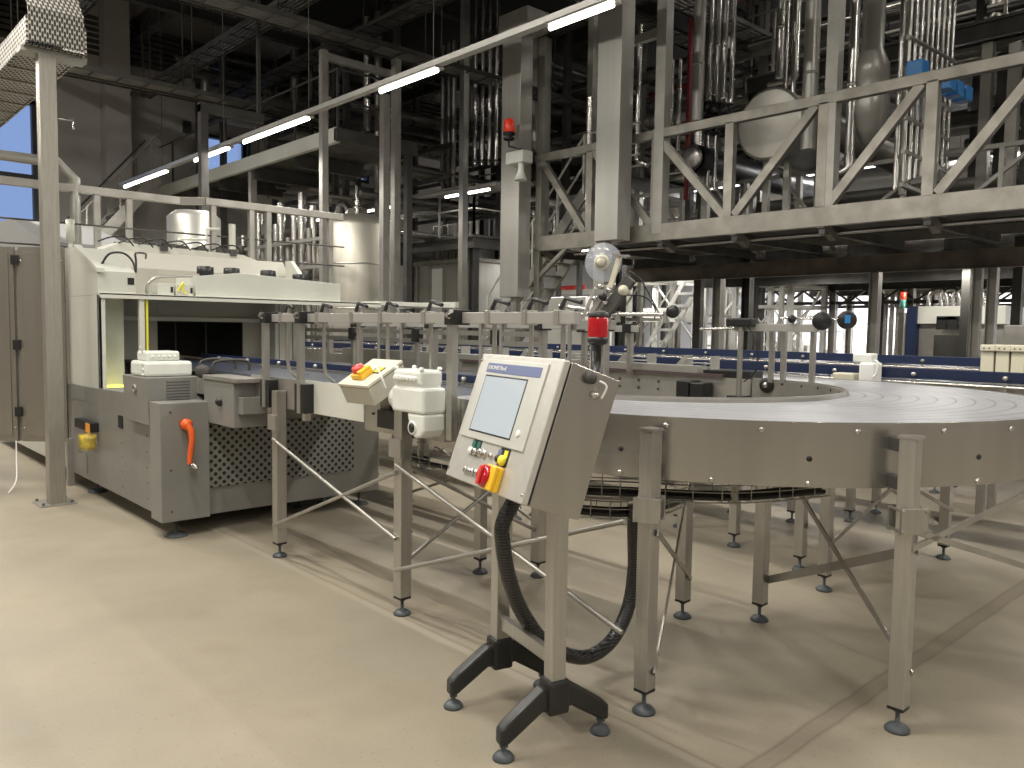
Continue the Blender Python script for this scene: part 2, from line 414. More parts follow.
for i, (z, x) in enumerate(((7.2, 6.9), (7.6, 9.2), (7.9, 12.4), (6.9, 13.8), (7.5, 4.4), (7.2, 17.5))):
    cable_ladder((x, 2, z), (x, 21.3, z), .45, 5, DARKST, DARKPIPE, 'dark cable tray loaded with cables high up along the hall', 'lengthwise cable trays under the roof', 1)
for i, (z, y) in enumerate(((7.0, 8.2), (6.5, 12.4), (7.7, 10.4), (6.2, 16.6), (7.3, 14.6), (6.8, 19.0))):
    cable_ladder((3, y, z), (22, y, z), .5, 5, DARKST, DARKPIPE, 'dark cable tray loaded with cables high up across the hall', 'crosswise cable trays under the roof', 0)
# ---- fluorescent lamp rows on trunking
def lamp_row(x, z, segs, y0, y1, label, pw, m=TUBE, col=LAMP_COL, name='trunking_lamp', hang=ZC-.02, refl=STEEL):
    t = thing(name, label, 'ceiling lamp', (x, y0, z))
    MB().box(x-.05, y0, z+.02, x+.05, y1, z+.085).build('trunking', RAILM, t)
    for a, b in segs:
        r = MB().prism([(x-.055, a, z+.02), (x+.055, a, z+.02), (x+.075, a, z-.012), (x-.075, a, z-.012)], (0, b-a, 0)).build('reflector', refl, t)
        MB().tube([(x, a+.04, z-.03), (x, b-.04, z-.03)], .024, 8).build('tube', m, r)
        lamp_light((x, (a+b)/2, z-.06), .10, b-a-.1, pw, col, parent=t)
    y = y0+.8
    while y < y1: MB().cyl((x, y, z+.08), (x, y, hang), .006, 5).build('suspension_wire', DARKST, t); y += 3
    return t
lx = 5.85; yy = lambda px: g(px, {123: 187}.get(px, 187-(px-123)*.386), 4.6).y
segs = [(yy(168), yy(125)), (yy(229), yy(194)), (yy(308), yy(242)), (yy(436), yy(376)), (yy(612), yy(543)), (2.4, 3.9), (-.6, .9), (-3.6, -2.1), (-6.6, -5.1)]
lamp_row(lx, 4.6, segs, -8, yy(122), 'long slanting row of lit fluorescent lamps on trunking above the conveyors', 75)
lamp_row(.2, 4.9, [(a, a+1.5) for a in (-6.5, -3.4, -.3, 2.8, 5.9, 9.0, 12.1, 15.2)], -8, 17, 'row of lit fluorescent lamps above the open floor left of the camera', 95)
lamp_row(-4.5, 4.9, [(a, a+1.5) for a in (-6.5, -2.4, 2.3, 6.9, 11.5)], -8, 14, 'row of lit fluorescent lamps above the far left aisle', 95)
lamp_row(11.5, 4.9, [(a, a+1.5) for a in (-6.5, -3.4, -.6)], -8, 1.0, 'added unseen row of lit fluorescent lamps on the far right near the camera', 60)  # added out of view to light the right side
lamp_row(7.6, 7.9, [(a, a+1.8) for a in (-6.5, -3.4, -.3)], -8, 1.8, 'added unseen high row of lit lamps close under the roof in front of the bridge', 75)  # added above the frame to brighten the bridge and upper columns
lamp_row(13.2, 8.0, [(a, a+1.8) for a in (-2, 1.5, 5.0)], -3, 7.2, 'added unseen high row of lit lamps close under the roof above the bridge pipework', 45)  # added above the frame to light the pipework behind the bridge
lamp_row(.8, 8.6, [(a, a+1.8) for a in (2, 6, 10, 13.5)], 1.5, 15.6, 'added unseen high row of lit lamps close under the roof along the left side', 320)  # added out of view to light the back wall on the left
lamp_row(19.3, 8.3, [(a, a+1.8) for a in (-2, 1.2)], -3, 3.5, 'added high row of lit lamps under the roof deep behind the bridge', 170)  # added to lighten the upper hall behind the bridge
lamp_row(14.0, 2.68, [(a, a+1.5) for a in (1.4, 4.0, 6.6)], 1, 9.6, 'added row of lit lamps hidden under the service platform', 55, hang=2.97)  # added, tucked behind the main beam, to brighten the machines below
lamp_row(10.6, 4.35, [(a, a+1.5) for a in (12.2, 15.4, 18)], 12, 19.8, 'added row of lit lamps in the dark back of the hall behind the steel tank', 30)  # added so the dark pipes around the tank get some light
lamp_row(14.2, 3.45, [(a, a+1.5) for a in (10.6, 12.8, 15)], 10.3, 16.8, 'added row of lit lamps over the braced white frames beyond the platform end', 90)  # added, hidden by the bridge chord, to light the tower fronts
p1 = oX(1000, 147, 16)
lamp_row(16, p1.z, [(a, a+2.6) for a in (3.0, 6.2, 9.4, 12.6)], 2.5, 16, 'bright row of cool lamps seen through the steel bridge', 130, TUBEW, (1, .98, .95))
for x, y0 in ((21.5, -4), (24.5, -4)):
    lamp_row(x, 3.9, [(a, a+2.4) for a in (y0, y0+4, y0+8, y0+12, y0+16)], y0-.5, y0+19, 'row of cool white lamps over the bright filling area, %s the far white wall' % ('standing off' if x < 22 else 'close to'), 330, TUBEW, (.95, .96, 1.0))
for x, y in ((20.2, 5), (20.2, 11)):
    lamp_row(x, 5.0, [(y, y+1.6)], y-.1, y+1.7, 'short cool lamp behind the bridge, over the %s side of the filling area' % ('near' if y < 8 else 'far'), 260, TUBEW, (.97, .97, 1))
# ============================================================ CURVED CONVEYOR
CX, CY, RI, RO, ZT = 4.28, 2.75, .85, 1.79, 1.20
cc = thing('curved_conveyor', 'wide half-round multi-lane conveyor with a tall stainless skirt on square legs', 'conveyor', (CX, CY, 0))
IX, IY, IR = 4.14, 3.07, 1.05
def path(cx, cy, r, n=72): return [(cx+r*math.cos(PI+PI*i/n), cy+r*math.sin(PI+PI*i/n)) for i in range(n+1)]
def outer(r, n=72):
    m_ = n-8; P = path(CX, CY, r, m_)
    return [(P[0][0], IY-(IY-CY)*i/4) for i in range(4)] + P + [(P[-1][0], CY+(IY-CY)*i/4) for i in range(1, 5)]
MB().strip(path(IX, IY, IR+.03), outer(RO-.015), ZT-.03, ZT-.004).build('slat_chain', BELTC, cc)
mb = MB().strip(outer(RO-.012), outer(RO), .94, ZT)
mb.build('outer_skirt', STEELV, cc)
mb = MB().strip(path(IX, IY, IR), path(IX, IY, IR+.03), .94, ZT+.012)
mb.build('inner_skirt', STEELD, cc)
MB().strip(path(IX, IY, IR+.010), path(IX, IY, IR+.026), ZT+.012, ZT+.022).build('guide_strip', STEEL, cc)
mb = MB().strip(path(IX, IY, IR+.04), outer(RO-.02), .99, 1.13); mb.build('bed', STEELD, cc)
bm = MB(); bm2 = MB()
for i, a in enumerate(range(188, 356, 6)):
    ca, sa = math.cos(math.radians(a)), math.sin(math.radians(a))
    bm = MB()
    if i % 2: bm.lathe([(.013, 0), (.012, .005), (.006, .008), (0, .008)], (CX+RO*ca, CY+RO*sa, 1.165), (ca, sa, 0), 8)
    else: bm.lathe([(.012, 0), (.011, .005), (.006, .008), (0, .008)], (CX+RO*ca, CY+RO*sa, .955), (ca, sa, 0), 8)
    bm.build('bolt', PIPE, cc)
    if i % 4 == 2: bm2.lathe([(.0115, -.002), (.0115, .003), (0, .003)], (CX+RO*ca, CY+RO*sa, 1.055), (ca, sa, 0), 10)
for a in range(186, 356, 10):
    ca, sa = math.cos(math.radians(a)), math.sin(math.radians(a))
    bm2.lathe([(.008, 0), (.008, .004), (0, .004)], (IX+IR*ca, IY+IR*sa, ZT-.008), (-ca, -sa, 0), 8)
bm2.build('bolt_hole', BLACK, cc)
legs = {'a': (2.555, 1.95), 'b': (3.19, 1.20), 'c': (4.50, .88), 'd': (5.93, 1.98), 'e': (6.10, 3.20),
        'f': (3.58, 2.49), 'g': (3.86, 2.19), 'h': (4.62, 2.20), 'i': (4.89, 2.50), 'j': (5.07, 3.10)}
for k, (x, y) in legs.items():
    if k in 'abcde':
        d = V((x-CX, y-CY, 0)).normalized(); c = V((x, y, 0))
        L = leg(c.x, c.y, 1.155, cc, .064)
        MB().beam(c-d*.02+V((0, 0, 1.12)), V((CX, CY, 1.12))+d*RO, .04, .05).beam(c-d*.02+V((0, 0, .97)), V((CX, CY, .97))+d*RO, .04, .05).build('standoff', DARKST, L)
        MB().box(c.x-.037, c.y-.037, 1.155, c.x+.037, c.y+.037, 1.165).build('cap_plate', PIPE, L)
        q = V((-d.y, d.x, 0))
        cl = MB().obox(c+d*.036-q*.055+V((0, 0, .79)), q*.11, d*.012, (0, 0, .10)).obox(c-d*.048-q*.055+V((0, 0, .79)), q*.11, d*.012, (0, 0, .10))
        for a in (-.046, .046):
            for z in (.80, .88): cl.cyl(c-d*.05+q*a+V((0, 0, z)), c+d*.058+q*a+V((0, 0, z)), .007, 6)
        cl.build('clamp_plate', STEEL, L, .001)
    else: leg(x, y, .99, cc, .062)
def ldir(k):
    x, y = legs[k]
    if k in 'abcde':
        return V((x, y, 0))
    return V((x, y, 0))
def brace(k1, z1, k2, z2, par=cc, m=STEELD, r=.011):
    p, q = ldir(k1)+V((0, 0, z1)), ldir(k2)+V((0, 0, z2))
    d = (q-p).normalized(); n = d.cross(V((0, 0, 1))).normalized()
    MB().beam(p+n*.04-d*.02, q+n*.04+d*.02, .008, r*2.2).build('brace', m, par)
brace('a', .74, 'f', .22); brace('a', .18, 'f', .92)
brace('b', .24, 'g', .93); brace('b', .72, 'g', .22, r=.018)
brace('b', .80, 'c', .38); brace('b', .74, 'c', 1.0); brace('h', .3, 'd', .9); brace('h', .9, 'd', .35); brace('i', .3, 'e', .9)
brace('d', .25, 'i', .92)
# inner equipment of the curve: drive panel, motor, sensor head
# straight run from the machine into the curve
sc_ = thing('straight_conveyor', 'straight multi-lane conveyor leading from the grey machine into the curved conveyor', 'conveyor', (2.96, 5, 0))
XL, XR = CX-RO, IX-IR
MB().box(XL+.02, IY+.005, ZT-.03, XR-.02, 3.25, ZT-.004).build('slat_chain', BELTS, sc_)
MB().box(XL+.02, 3.26, ZT-.03, XR-.02, 8.6, ZT-.004).build('belt', BELTB, sc_)
MB().box(XL, IY+.005, .94, XL+.012, 3.42, ZT).box(XL, 3.43, .96, XL+.012, 3.95, ZT).build('side_plate', STEELV, sc_)
mb = MB().box(XL-.002, 3.96, 1.0, XL+.012, 4.66, ZT+.004); mb.build('plastic_side_guard', MSHEET, sc_)
MB().box(XL, 4.67, 1.0, XL+.012, 5.45, ZT).build('side_plate', STEELD, sc_)
MB().box(XR-.012, IY+.01, .94, XR, 8.3, ZT+.01).build('side_plate', STEELV, sc_)
MB().box(XL+.03, IY+.01, .99, XR-.03, 8.2, 1.13).build('bed', STEELD, sc_)
mb = MB()
for i in range(9): mb.tube([(XL-.001, 3.5+.12*(i % 4), 1.12-.06*(i//4)), (XL-.008, 3.5+.12*(i % 4), 1.12-.06*(i//4))], .008, 6)
mb.build('bolt', BLACK, sc_)
SL = {'1': (2.47, 4.94), '2': (2.47, 3.51), '3': (3.46, 3.51), '4': (3.46, 4.94)}
slg = {}
for k, (x, y) in SL.items():
    slg[k] = leg(x-.02 if x < 3 else x+.02, y, 1.12, sc_)
    if k in '12':
        MB().box(x-.075, y-.055, .86, x-.06+.01, y+.055, .96).build('clamp_plate', STEELD, slg[k], .001)
for a, b, za, zb in (('1', '2', .80, .42), ('1', '2', .22, .78), ('3', '4', .8, .3), ('3', '4', .3, .8)):
    (x1, y1), (x2, y2) = SL[a], SL[b]; xx = -.065 if x1 < 3 else .06
    MB().cyl((x1+xx, y1, za), (x2+xx, y2, zb), .011, 8).build('brace', STEELD, sc_)
for za, zb in ((.82, .35), (.25, .80)):
    MB().cyl((2.405, 3.51, za), (2.44, 1.98, zb), .011, 8).build('brace', STEELD, sc_)
for za, zb in ((.8, .3), (.3, .8)):
    MB().cyl((2.5, 3.51, za), (3.45, 3.51, zb), .011, 8).build('brace', STEELD, sc_)
# straight run leaving the curve on its far side
so = thing('outfeed_conveyor', 'straight multi-lane conveyor leaving the far side of the curve with brackets along it', 'conveyor', (5.6, 6, 0))
X2, X3 = IX+IR, CX+RO
MB().box(X2+.02, IY+.005, ZT-.03, X3-.02, 9.4, ZT-.004).build('slat_chain', BELTS, so)
MB().box(X2, IY+.01, .94, X2+.012, 9.4, ZT+.01).build('side_plate', GUSSET, so)
MB().box(X3-.012, IY+.01, .94, X3, 9.4, ZT+.01).build('side_plate', STEELV, so)
MB().box(X2+.03, IY+.02, .99, X3-.03, 9.4, 1.13).build('bed', STEELD, so)
MB().box(X2-.035, 3.3, ZT+.012, X2-.004, 6.4, ZT+.035).build('chain_guide', mat('chain_guide_brown', (.10, .07, .07), .5, .3, .3, 40, (1, 6, 1)), so)
MB().box(X2+.02, 3.55, ZT+.0, X2+.14, 8.8, ZT+.085).build('upper_beam', GUSSET, so)
for i in range(7):
    y = 3.55+i*.62
    mb = MB().box(X2+.2, y, ZT, X2+.32, y+.012, ZT+.16).box(X2+.2, y+.25, ZT, X2+.32, y+.262, ZT+.16)
    for k in range(4): mb.tube([(X2+.23, y, ZT+.04+.03*k), (X2+.23, y+.26, ZT+.04+.03*k)], .006, 5)
    mb.prism([(X2+.2, y+.262, ZT), (X2+.2, y+.42, ZT), (X2+.2, y+.262, ZT+.15)], (.012, 0, 0))
    mb.build('bracket', GUSSET, so)
for y in (3.7, 5.4, 7.1, 8.8): leg(X2+.05, y, .99, so); leg(X3-.05, y, .99, so)
MB().box(X2+.02, 3.1, ZT+.0, X2+.2, 3.5, ZT+.06).build('black_housing', BLACK, so)
# drive parts on the inner far panel
hw_ = V((X2-.005, oX(768, 385, X2).y, oX(768, 385, X2).z))
hk = MB().lathe([(0, 0), (.055, 0), (.055, .02), (.04, .03), (0, .03)], hw_, (-1, 0, 0), 20).build('hand_wheel', BLACK, so)
MB().lathe([(.02, .03), (.02, .045), (0, .045)], hw_, (-1, 0, 0), 14).build('hub', PIPE, hk)
yw = oX(786, 388, X2).y; zw = oX(786, 388, X2).z
MB().box(X2-.02, yw-.05, zw-.04, X2-.006, yw+.06, zw+.035).build('warning_label', YEL, so)
for y, z in ((oX(694, 386, X2).y-.07, 1.11), (oX(706, 386, X2).y-.07, 1.10)):
    MB().box(X2-.14, y, z-.06, X2-.01, y+.14, z+.07).build('drive_block', BLACK, so, .01)
mb = MB()
for y in (3.9, 4.1, 4.3, 4.45, 4.6):
    for z in (1.09, 1.15): mb.lathe([(.012, 0), (.012, .006), (0, .006)], (X2-.002, y, z), (-1, 0, 0), 8)
mb.build('bolt', DARKST, so)
# ---- guard rails with posts and clamps, belonging to the runs they stand on
def guard_rail(par, x, y0, y1, z, posts, zb, side=1, hang=(), sq=.042, m=STEEL):
    MB().box(x-.02, y0, z-.026, x+.02, y1, z+.026).build('guard_rail', RAILM, par, .002)
    for y in posts:
        o = MB().box(x-side*.058, y-.021, zb, x-side*.021, y+.021, z+.0).build('rail_post', m, par)
        MB().box(x-side*.066, y-.05, z-.035, x+side*.03, y+.035, z+.04).build('post_clamp', BLACK, o, .004)
        MB().tube([(x-side*.06, y-.01, z), (x-side*.085, y-.005, z+.012), (x-side*.095, y-.06, z+.03)], .010, 6).build('clamp_lever', PIPE, o)
    for y in hang:
        o = MB().tube([(x+side*.04, y, z+.06), (x+side*.04, y, zb+.32), (x+side*.05, y, zb+.25), (x+side*.10, y-.02, zb+.20)], .012, 7).build('hanger_rod', m, par)
        MB().box(x-.026, y-.03, z-.032, x+.05, y+.0, z+.034).build('rod_clamp', STEELD, o, .002)
        MB().tube([(x+side*.02, y, z+.04), (x+side*.02, y-.03, z+.085), (x+side*.02, y-.12, z+.065)], .011, 6).build('clamp_lever', BLACK, o)
guard_rail(sc_, 2.47, 2.28, 5.16, 1.60, (5.09, 4.60, 3.07), 1.0, 1, (4.93, 4.45, 4.05, 3.75, 3.35, 2.85, 2.6, 2.40))
for y in (5.09, 4.60): MB().box(2.42, y-.06, 1.0, 2.535, y+.07, 1.185).build('clamp_block', BLACK, sc_, .004)
for y in (5.09, 4.60): MB().box(2.45, y-.02, .95, 2.49, y+.02, 1.0).build('post_end', PIPE, sc_)
guard_rail(sc_, 3.44, 2.9, 6.0, 1.58, (5.6, 4.6, 3.5, 3.0), 1.0, -1, (5.2, 4.9, 4.3, 4.0, 3.8, 3.2))
guard_rail(so, X2-.1, 4.05, 4.75, 1.565, (4.15, 4.65), 1.2, -1, (4.4,))
XJ = X2-.10
ya_, yb_ = oX(735, 331, XJ).y, oX(819, 335, XJ).y
guard_rail(cc, XJ, yb_, ya_, 1.585, (), 1.06, -1, ())
for px, z0 in ((786, 1.2), (815, 1.2), (774, 1.2)):
    y = oX(px, 340, XJ+.1).y; MB().box(XJ+.06, y-.015, z0, XJ+.095, y+.015, 1.6).build('rail_post', STEEL, cc)
y = oX(744, 340, XJ).y
pp = MB().cyl((XJ-.045, y, 1.03), (XJ-.045, y, 1.60), .019, 12).build('stand_post', STEEL, cc)
MB().box(XJ-.11, y-.06, 1.00, XJ+.02, y+.06, 1.10).build('clamp_block', BLACK, pp, .004)
MB().box(XJ-.09, y-.10, 1.59, XJ+.0, y+.10, 1.65).build('sensor_head', BLACK, pp, .01)
MB().tube(smooth_path([V((XJ-.05, y-.05, 1.60)), V((XJ-.05, y-.12, 1.5)), V((XJ-.05, y-.14, 1.3)), V((XJ-.05, y-.04, 1.2))]), .005, 5).build('cable', BLACK, pp)
MB().tube([oX(700, 329, XJ), oX(790, 328, XJ)], .010, 8).build('cross_rod', PIPE, cc)
for px, py, rr_, nm in ((792, 319, .028, 0), (822, 321, .062, 0), (847, 320, .060, 1)):
    p_ = oX(px, py, XJ-.03)
    kn = MB().lathe([(0, -.025), (rr_*.9, -.022), (rr_, -.01), (rr_, .012), (rr_*.85, .022), (0, .024)], p_, (-.85, -.5, 0), 22).build('rail_knob', BLACK, cc)
    if nm: MB().box(p_.x-.032, p_.y-.035, p_.z-.02, p_.x-.028, p_.y+.0, p_.z+.03).build('knob_label', BLUEB, kn)
    MB().cyl(p_, V((XJ, p_.y, 1.60)), .008, 6).build('knob_stem', PIPE, kn)
MB().tube([oX(780, 318, XJ), oX(850, 320, XJ)], .008, 6).build('cross_rod', PIPE, cc)
# ============================================================ CONTROL PANEL STAND
hy, ht, HW, HL, HD = .235, .327, .60, .50, .237
ho = V((1.91, 2.449, .979)); hw = V((-math.sin(hy), -math.cos(hy), 0)); hn = V((math.cos(hy), -math.sin(hy), 0))
he = V((0, 0, 1))*math.cos(ht) + hn*math.sin(ht); hd = hn*math.cos(ht) - V((0, 0, 1))*math.sin(ht)
def face_pt(o, nrm, px, py):
    d = _ray(px, py); return CAM + d*((o-CAM).dot(nrm)/d.dot(nrm))
hp = lambda x, y: face_pt(ho, hd, x, y)
def huv(x, y): p = hp(x, y)-ho; return p.dot(hw), p.dot(he)
hmi = thing('control_panel_stand', 'tilted stainless control panel with touch screen on a two-legged stand', 'control panel', (2.15, 2.2, 0))
def hbox(u0, v0, u1, v1, t0, t1): return MB().obox(ho+hw*u0+he*v0+hd*t0, hw*(u1-u0), he*(v1-v0), hd*(t1-t0))
door = hbox(0, 0, HW-.004, HL, 0, .026).build('enclosure_door', PANELF, hmi, .005)
hbox(.006, .006, HW-.010, HL-.006, .026, .031).build('door_seal', BLACK, hmi)
enc = hbox(0, 0, HW, HL, .031, HD).build('enclosure', STEELV, hmi, .003)
u0, v0 = huv(462.5, 434.7); u1, v1 = huv(551.7, 364.4)
un = hbox(.035, .165, .515, .478, -.006, 0).build('display_unit', mat('display_surround', (.60, .60, .55), .35, .3, .03, 10), door, .002)
hbox(.085, .425, .485, .462, -.0075, -.006).build('logo_strip', BLUES, un)
text_mesh('logo_text', '(KRONES Panel', .022, ho+hw*.165+he*.444-hd*.0085, hw, he, WHITEPL, un)
hbox(.092, .192, .412, .415, -.0068, -.006).build('screen_bezel', BLACK, un)
hbox(.098, .198, .406, .409, -.0078, -.0066).build('screen', SCREEN, un)
c = ho+hw*.455+he*.222; MB().lathe([(.013, 0), (.013, .003), (.009, .005), (0, .005)], c-hd*.006, -hd, 18).build('round_button', WHITEPL, un)
def hlab(px, py, w_, h_, m, name, t=.002):
    u, v = huv(px, py); return hbox(u-w_/2, v-h_/2, u+w_/2, v+h_/2, -t, 0).build(name, m, door)
hlab(476.5, 448, .062, .062, BLACK, 'button_plate'); hlab(474.5, 444, .024, .024, GREEN, 'button_label', .003); hlab(479.5, 445, .024, .024, GREEN, 'button_label', .003)
hlab(504, 457.5, .066, .066, BLACK, 'button_plate'); hlab(500.5, 453, .024, .024, BLUES, 'button_label', .003); hlab(506.5, 454.5, .026, .026, YELB, 'button_label', .003)
def hbut(px, py, r, m, h=.01):
    MB().lathe([(r, 0), (r, h*.6), (r*.8, h), (0, h)], hp(px, py)-hd*.001, -hd, 18).build('push_button', m, door)
hbut(471.5, 450.5, .014, WHITEPL); hbut(476, 452, .015, PIPE, .014); hbut(480.5, 452.8, .016, PIPE); hbut(485, 454, .016, PIPE)
hbut(491.5, 456, .010, PIPE); hbut(499, 459, .014, BLACK, .012); hbut(503.5, 461, .019, YELB, .016)
for i in range(4): hbut(466.5+3.4*i, 470+.9*i, .0125, PIPE)
for u, v in ((.012, .03), (.012, .47), (.585, .03)): MB().lathe([(.006, 0), (.005, .003), (0, .003)], ho+hw*u+he*v, -hd, 10).build('screw', PIPE, door)
# main switch: red dial set in a yellow housing
u, v = huv(494.5, 479)
sw = hbox(u-.048, v-.045, u+.052, v+.045, -.022, 0).build('main_switch', YEL, door, .006)
hbox(u+.012, v-.043, u+.05, v+.043, -.036, -.022).build('padlock_block', YEL, sw, .004)
MB().lathe([(.040, .018), (.040, .040), (.034, .048), (0, .048)], ho+hw*(u-.016)+he*v, -hd, 24).build('red_dial', RED, sw)
hbox(u-.024, v-.034, u-.010, v+.034, -.060, -.048).build('dial_grip', REDK, sw, .004)
# wall of the enclosure: socket and little chain
sp = face_pt(ho+hw*HW, hw, 594, 395)
MB().lathe([(.013, 0), (.013, .012), (.007, .014), (.007, .02), (0, .02)], sp, hw, 14).build('lock', PIPE, enc)
s2 = face_pt(ho+hw*HW, hw, 589, 378)
MB().lathe([(.02, 0), (.02, .02), (0, .02)], s2, hw, 14).build('cable_gland', DARKST, enc)
MB().tube(smooth_path([s2+hw*.02+hd*.03, s2+hw*.035+hd*.055-he*.01, s2+hw*.02+hd*.06-he*.05, sp+hw*.02+hd*.02]), .004, 6).build('retaining_cord', WHITEPL, enc)
# stand
L1, L2 = V((2.20, 2.44, 0)), V((2.09, 2.01, 0))
dq = V((.97, -.24, 0)).normalized()
for P in (L1, L2):
    lg = MB().obox(P-dq*.03+V((.24, .97, 0)).normalized()*-.03+V((0, 0, .2)), dq*.06, V((.24, .97, 0)).normalized()*.06, (0, 0, .76)).build('leg', STEEL, hmi, .003)
    q = V((.24, .97, 0)).normalized()
    prof = []
    for s, z0, z1 in ((-.235, .055, .115), (-.20, .06, .145), (-.065, .145, .235), (.065, .145, .235), (.20, .06, .145), (.235, .055, .115)):
        prof.append((s, z0, z1))
    poly = [P+dq*s+V((0, 0, z0)) for s, z0, z1 in prof] + [P+dq*s+V((0, 0, z1)) for s, z0, z1 in prof[::-1]]
    fb = MB().prism([p-q*.027 for p in poly], q*.054)
    fb.obox(P-dq*.045-q*.042+V((0, 0, .13)), dq*.09, q*.084, (0, 0, .13))
    fb = fb.build('foot_casting', CAST, hmi, .012)
    for s in (-.212, .212):
        f = P+dq*s; levelling_foot(f.x, f.y, .06, fb, .04)
    MB().lathe([(.008, 0), (.008, .01), (0, .01)], P-q*.031-dq*.0+V((0, 0, .9)), -q, 8).build('bolt', PIPE, lg)
MB().beam(L1+V((0, 0, .33)), L2+V((0, 0, .33)), .03, .055).build('crossbar', STEEL, hmi, .003)
MB().beam(L1+V((0, 0, .93))+dq*-.02, L2+V((0, 0, .93))+dq*-.02, .11, .05).build('mounting_bracket', STEELD, hmi, .003)
# signal lamp on the enclosure roof
bp_ = ho+he*HL+hw*.545+hd*.175; bx, by, bz = bp_
lm = MB().lathe([(.026, -.004), (.026, .006), (.014, .008), (.014, .10), (.03, .102), (.036, .115), (.036, .13), (0, .13)], bp_, n=20).build('signal_lamp', BLACK, hmi)
MB().lathe([(.035, .13), (.036, .135), (.036, .192), (.034, .2), (0, .2)], bp_, n=24).build('red_lens', RED, lm)
MB().lathe([(.037, .2), (.037, .212), (.03, .216), (0, .216)], bp_, n=24).build('lens_cap', BLACK, lm)
for s in (-.026, .026): MB().cyl(bp_+hw*s*.8+CR*s*.4, bp_+hw*s*.8+CR*s*.4+V((0, 0, .105)), .006, 8).build('support_rod', PIPE, lm)
# cable hose from the enclosure to the wire tray
pts = [V((2.12, 2.22, .95))] + [oY(x, y, 2.25) for x, y in ((504, 520), (503, 545), (509, 578), (522, 612), (545, 643), (568, 655), (590, 656), (612, 640), (628, 608), (634, 570), (634, 530), (635, 505))]
solo('cable_hose', MB().tube(smooth_path(pts, 10), .031, 14), HOSEM, 'thick black corrugated cable hose hanging in a loop behind the control panel stand', 'hose')
# wire basket tray under the curve, with cables lying in it
wt = thing('wire_basket_tray', 'wire basket cable tray hung under the near side of the curved conveyor', 'cable tray', (3.0, 2.6, .7))
mb = MB(); cab = MB()
def trayrun(path, w_=.16, h_=.09):
    P = smooth_path(path, 8)
    side = []
    for i, p in enumerate(P):
        t = (P[min(i+1, len(P)-1)]-P[max(i-1, 0)]).normalized(); side.append(t.cross(V((0, 0, 1))).normalized())
    for s in (-1, -.33, .33, 1): mb.tube([p+n*s*w_/2 for p, n in zip(P, side)], .003, 4)
    for s in (-1, 1):
        for hh in (.5, 1): mb.tube([p+n*s*w_/2+V((0, 0, h_*hh)) for p, n in zip(P, side)], .003, 4)
    acc = 0
    for i in range(1, len(P)):
        acc += (P[i]-P[i-1]).length
        if acc > .07:
            acc = 0; p, n = P[i], side[i]
            mb.tube([p-n*w_/2+V((0, 0, h_)), p-n*w_/2, p+n*w_/2, p+n*w_/2+V((0, 0, h_))], .003, 4)
    for k in range(5): cab.tube([p+n*(-.05+.025*k)+V((0, 0, .015+.008*(k % 2))) for p, n in zip(P, side)], .011, 6)
arcp = lambda a, r, z: V((CX+r*math.cos(math.radians(a)), CY+r*math.sin(math.radians(a)), z))
trayrun([V((2.63, 3.75, .80)), V((2.63, 3.5, .80)), V((2.63, 3.2, .80)), arcp(186, 1.62, .80), arcp(198, 1.5, .80), arcp(215, 1.4, .80), arcp(235, 1.2, .80)])
trayrun([V((2.72, 2.5, .70)), V((2.9, 2.3, .70)), V((3.3, 2.35, .70))])
mb.build('wire_basket', STEELD, wt); cab.build('cable_bundle', BLACK, wt)
b = MB()
for p in (V((2.63, 3.6, .80)), V((2.66, 2.4, .80)), V((3.1, 1.9, .80))): b.box(p.x-.012, p.y-.012, p.z-.01, p.x+.012, p.y+.012, .99)
b.build('hanger', STEELD, wt)
# ============================================================ OPERATOR BOX on the straight conveyor
oyw, oth = -.121, 1.081
oo = V((2.225, 3.795, 1.245)); ow = V((-math.sin(oyw), -math.cos(oyw), 0)); on = V((math.cos(oyw), -math.sin(oyw), 0))
oe = V((0, 0, 1))*math.cos(oth)+on*math.sin(oth); od = on*math.cos(oth)-V((0, 0, 1))*math.sin(oth)
OW, OL, OD = .24, .27, .124
opb = thing('operator_box', 'pale slanted switch box with red and yellow emergency switch on the straight conveyor', 'switch box', tuple(oo))
ob_ = lambda u0, v0, u1, v1, t0, t1: MB().obox(oo+ow*u0+oe*v0+od*t0, ow*(u1-u0), oe*(v1-v0), od*(t1-t0))
lid = ob_(-.003, -.003, OW+.003, OL+.003, 0, .018).build('box_lid', mat('switch_box_enamel', (.66, .62, .50), .35), opb, .003)
ob_(0, 0, OW, OL, .018, .022).build('seal', BLACK, opb)
ob_(0, 0, OW, OL, .022, OD).build('box_body', mat('switch_box_body', (.50, .48, .40), .4), opb, .003)
oq = lambda x, y: face_pt(oo, od, x, y)
e = oq(363, 376); u, v = (e-oo).dot(ow), (e-oo).dot(oe)
s_ = ob_(u-.045, v-.045, u+.045, v+.045, -.03, 0).build('emergency_switch', YEL, lid, .006)
ob_(u+.012, v-.04, u+.043, v+.04, -.048, -.03).build('padlock_block', YEL, s_, .004)
MB().lathe([(.034, 0), (.034, .024), (.03, .03), (0, .03)], oo+ow*(u-.016)+oe*v-od*.03, -od, 20).build('red_dial', REDK, s_)
e = oq(378.5, 370.5); u, v = (e-oo).dot(ow), (e-oo).dot(oe)
ob_(u-.03, v-.03, u+.03, v+.03, -.003, 0).build('button_plate', BLACK, lid)
ob_(u-.012, v-.024, u+.026, v+.024, -.006, -.002).build('button_label', YELB, lid)
MB().lathe([(.012, 0), (.012, .01), (0, .01)], oo+ow*(u-.014)+oe*(v)-od*.004, -od, 12).build('push_button', WHITEPL, lid)
MB().beam(oo+ow*.12+oe*.2+od*.10, V((2.47, 3.72, 1.10)), .05, .05).build('mounting_bracket', STEELD, opb)
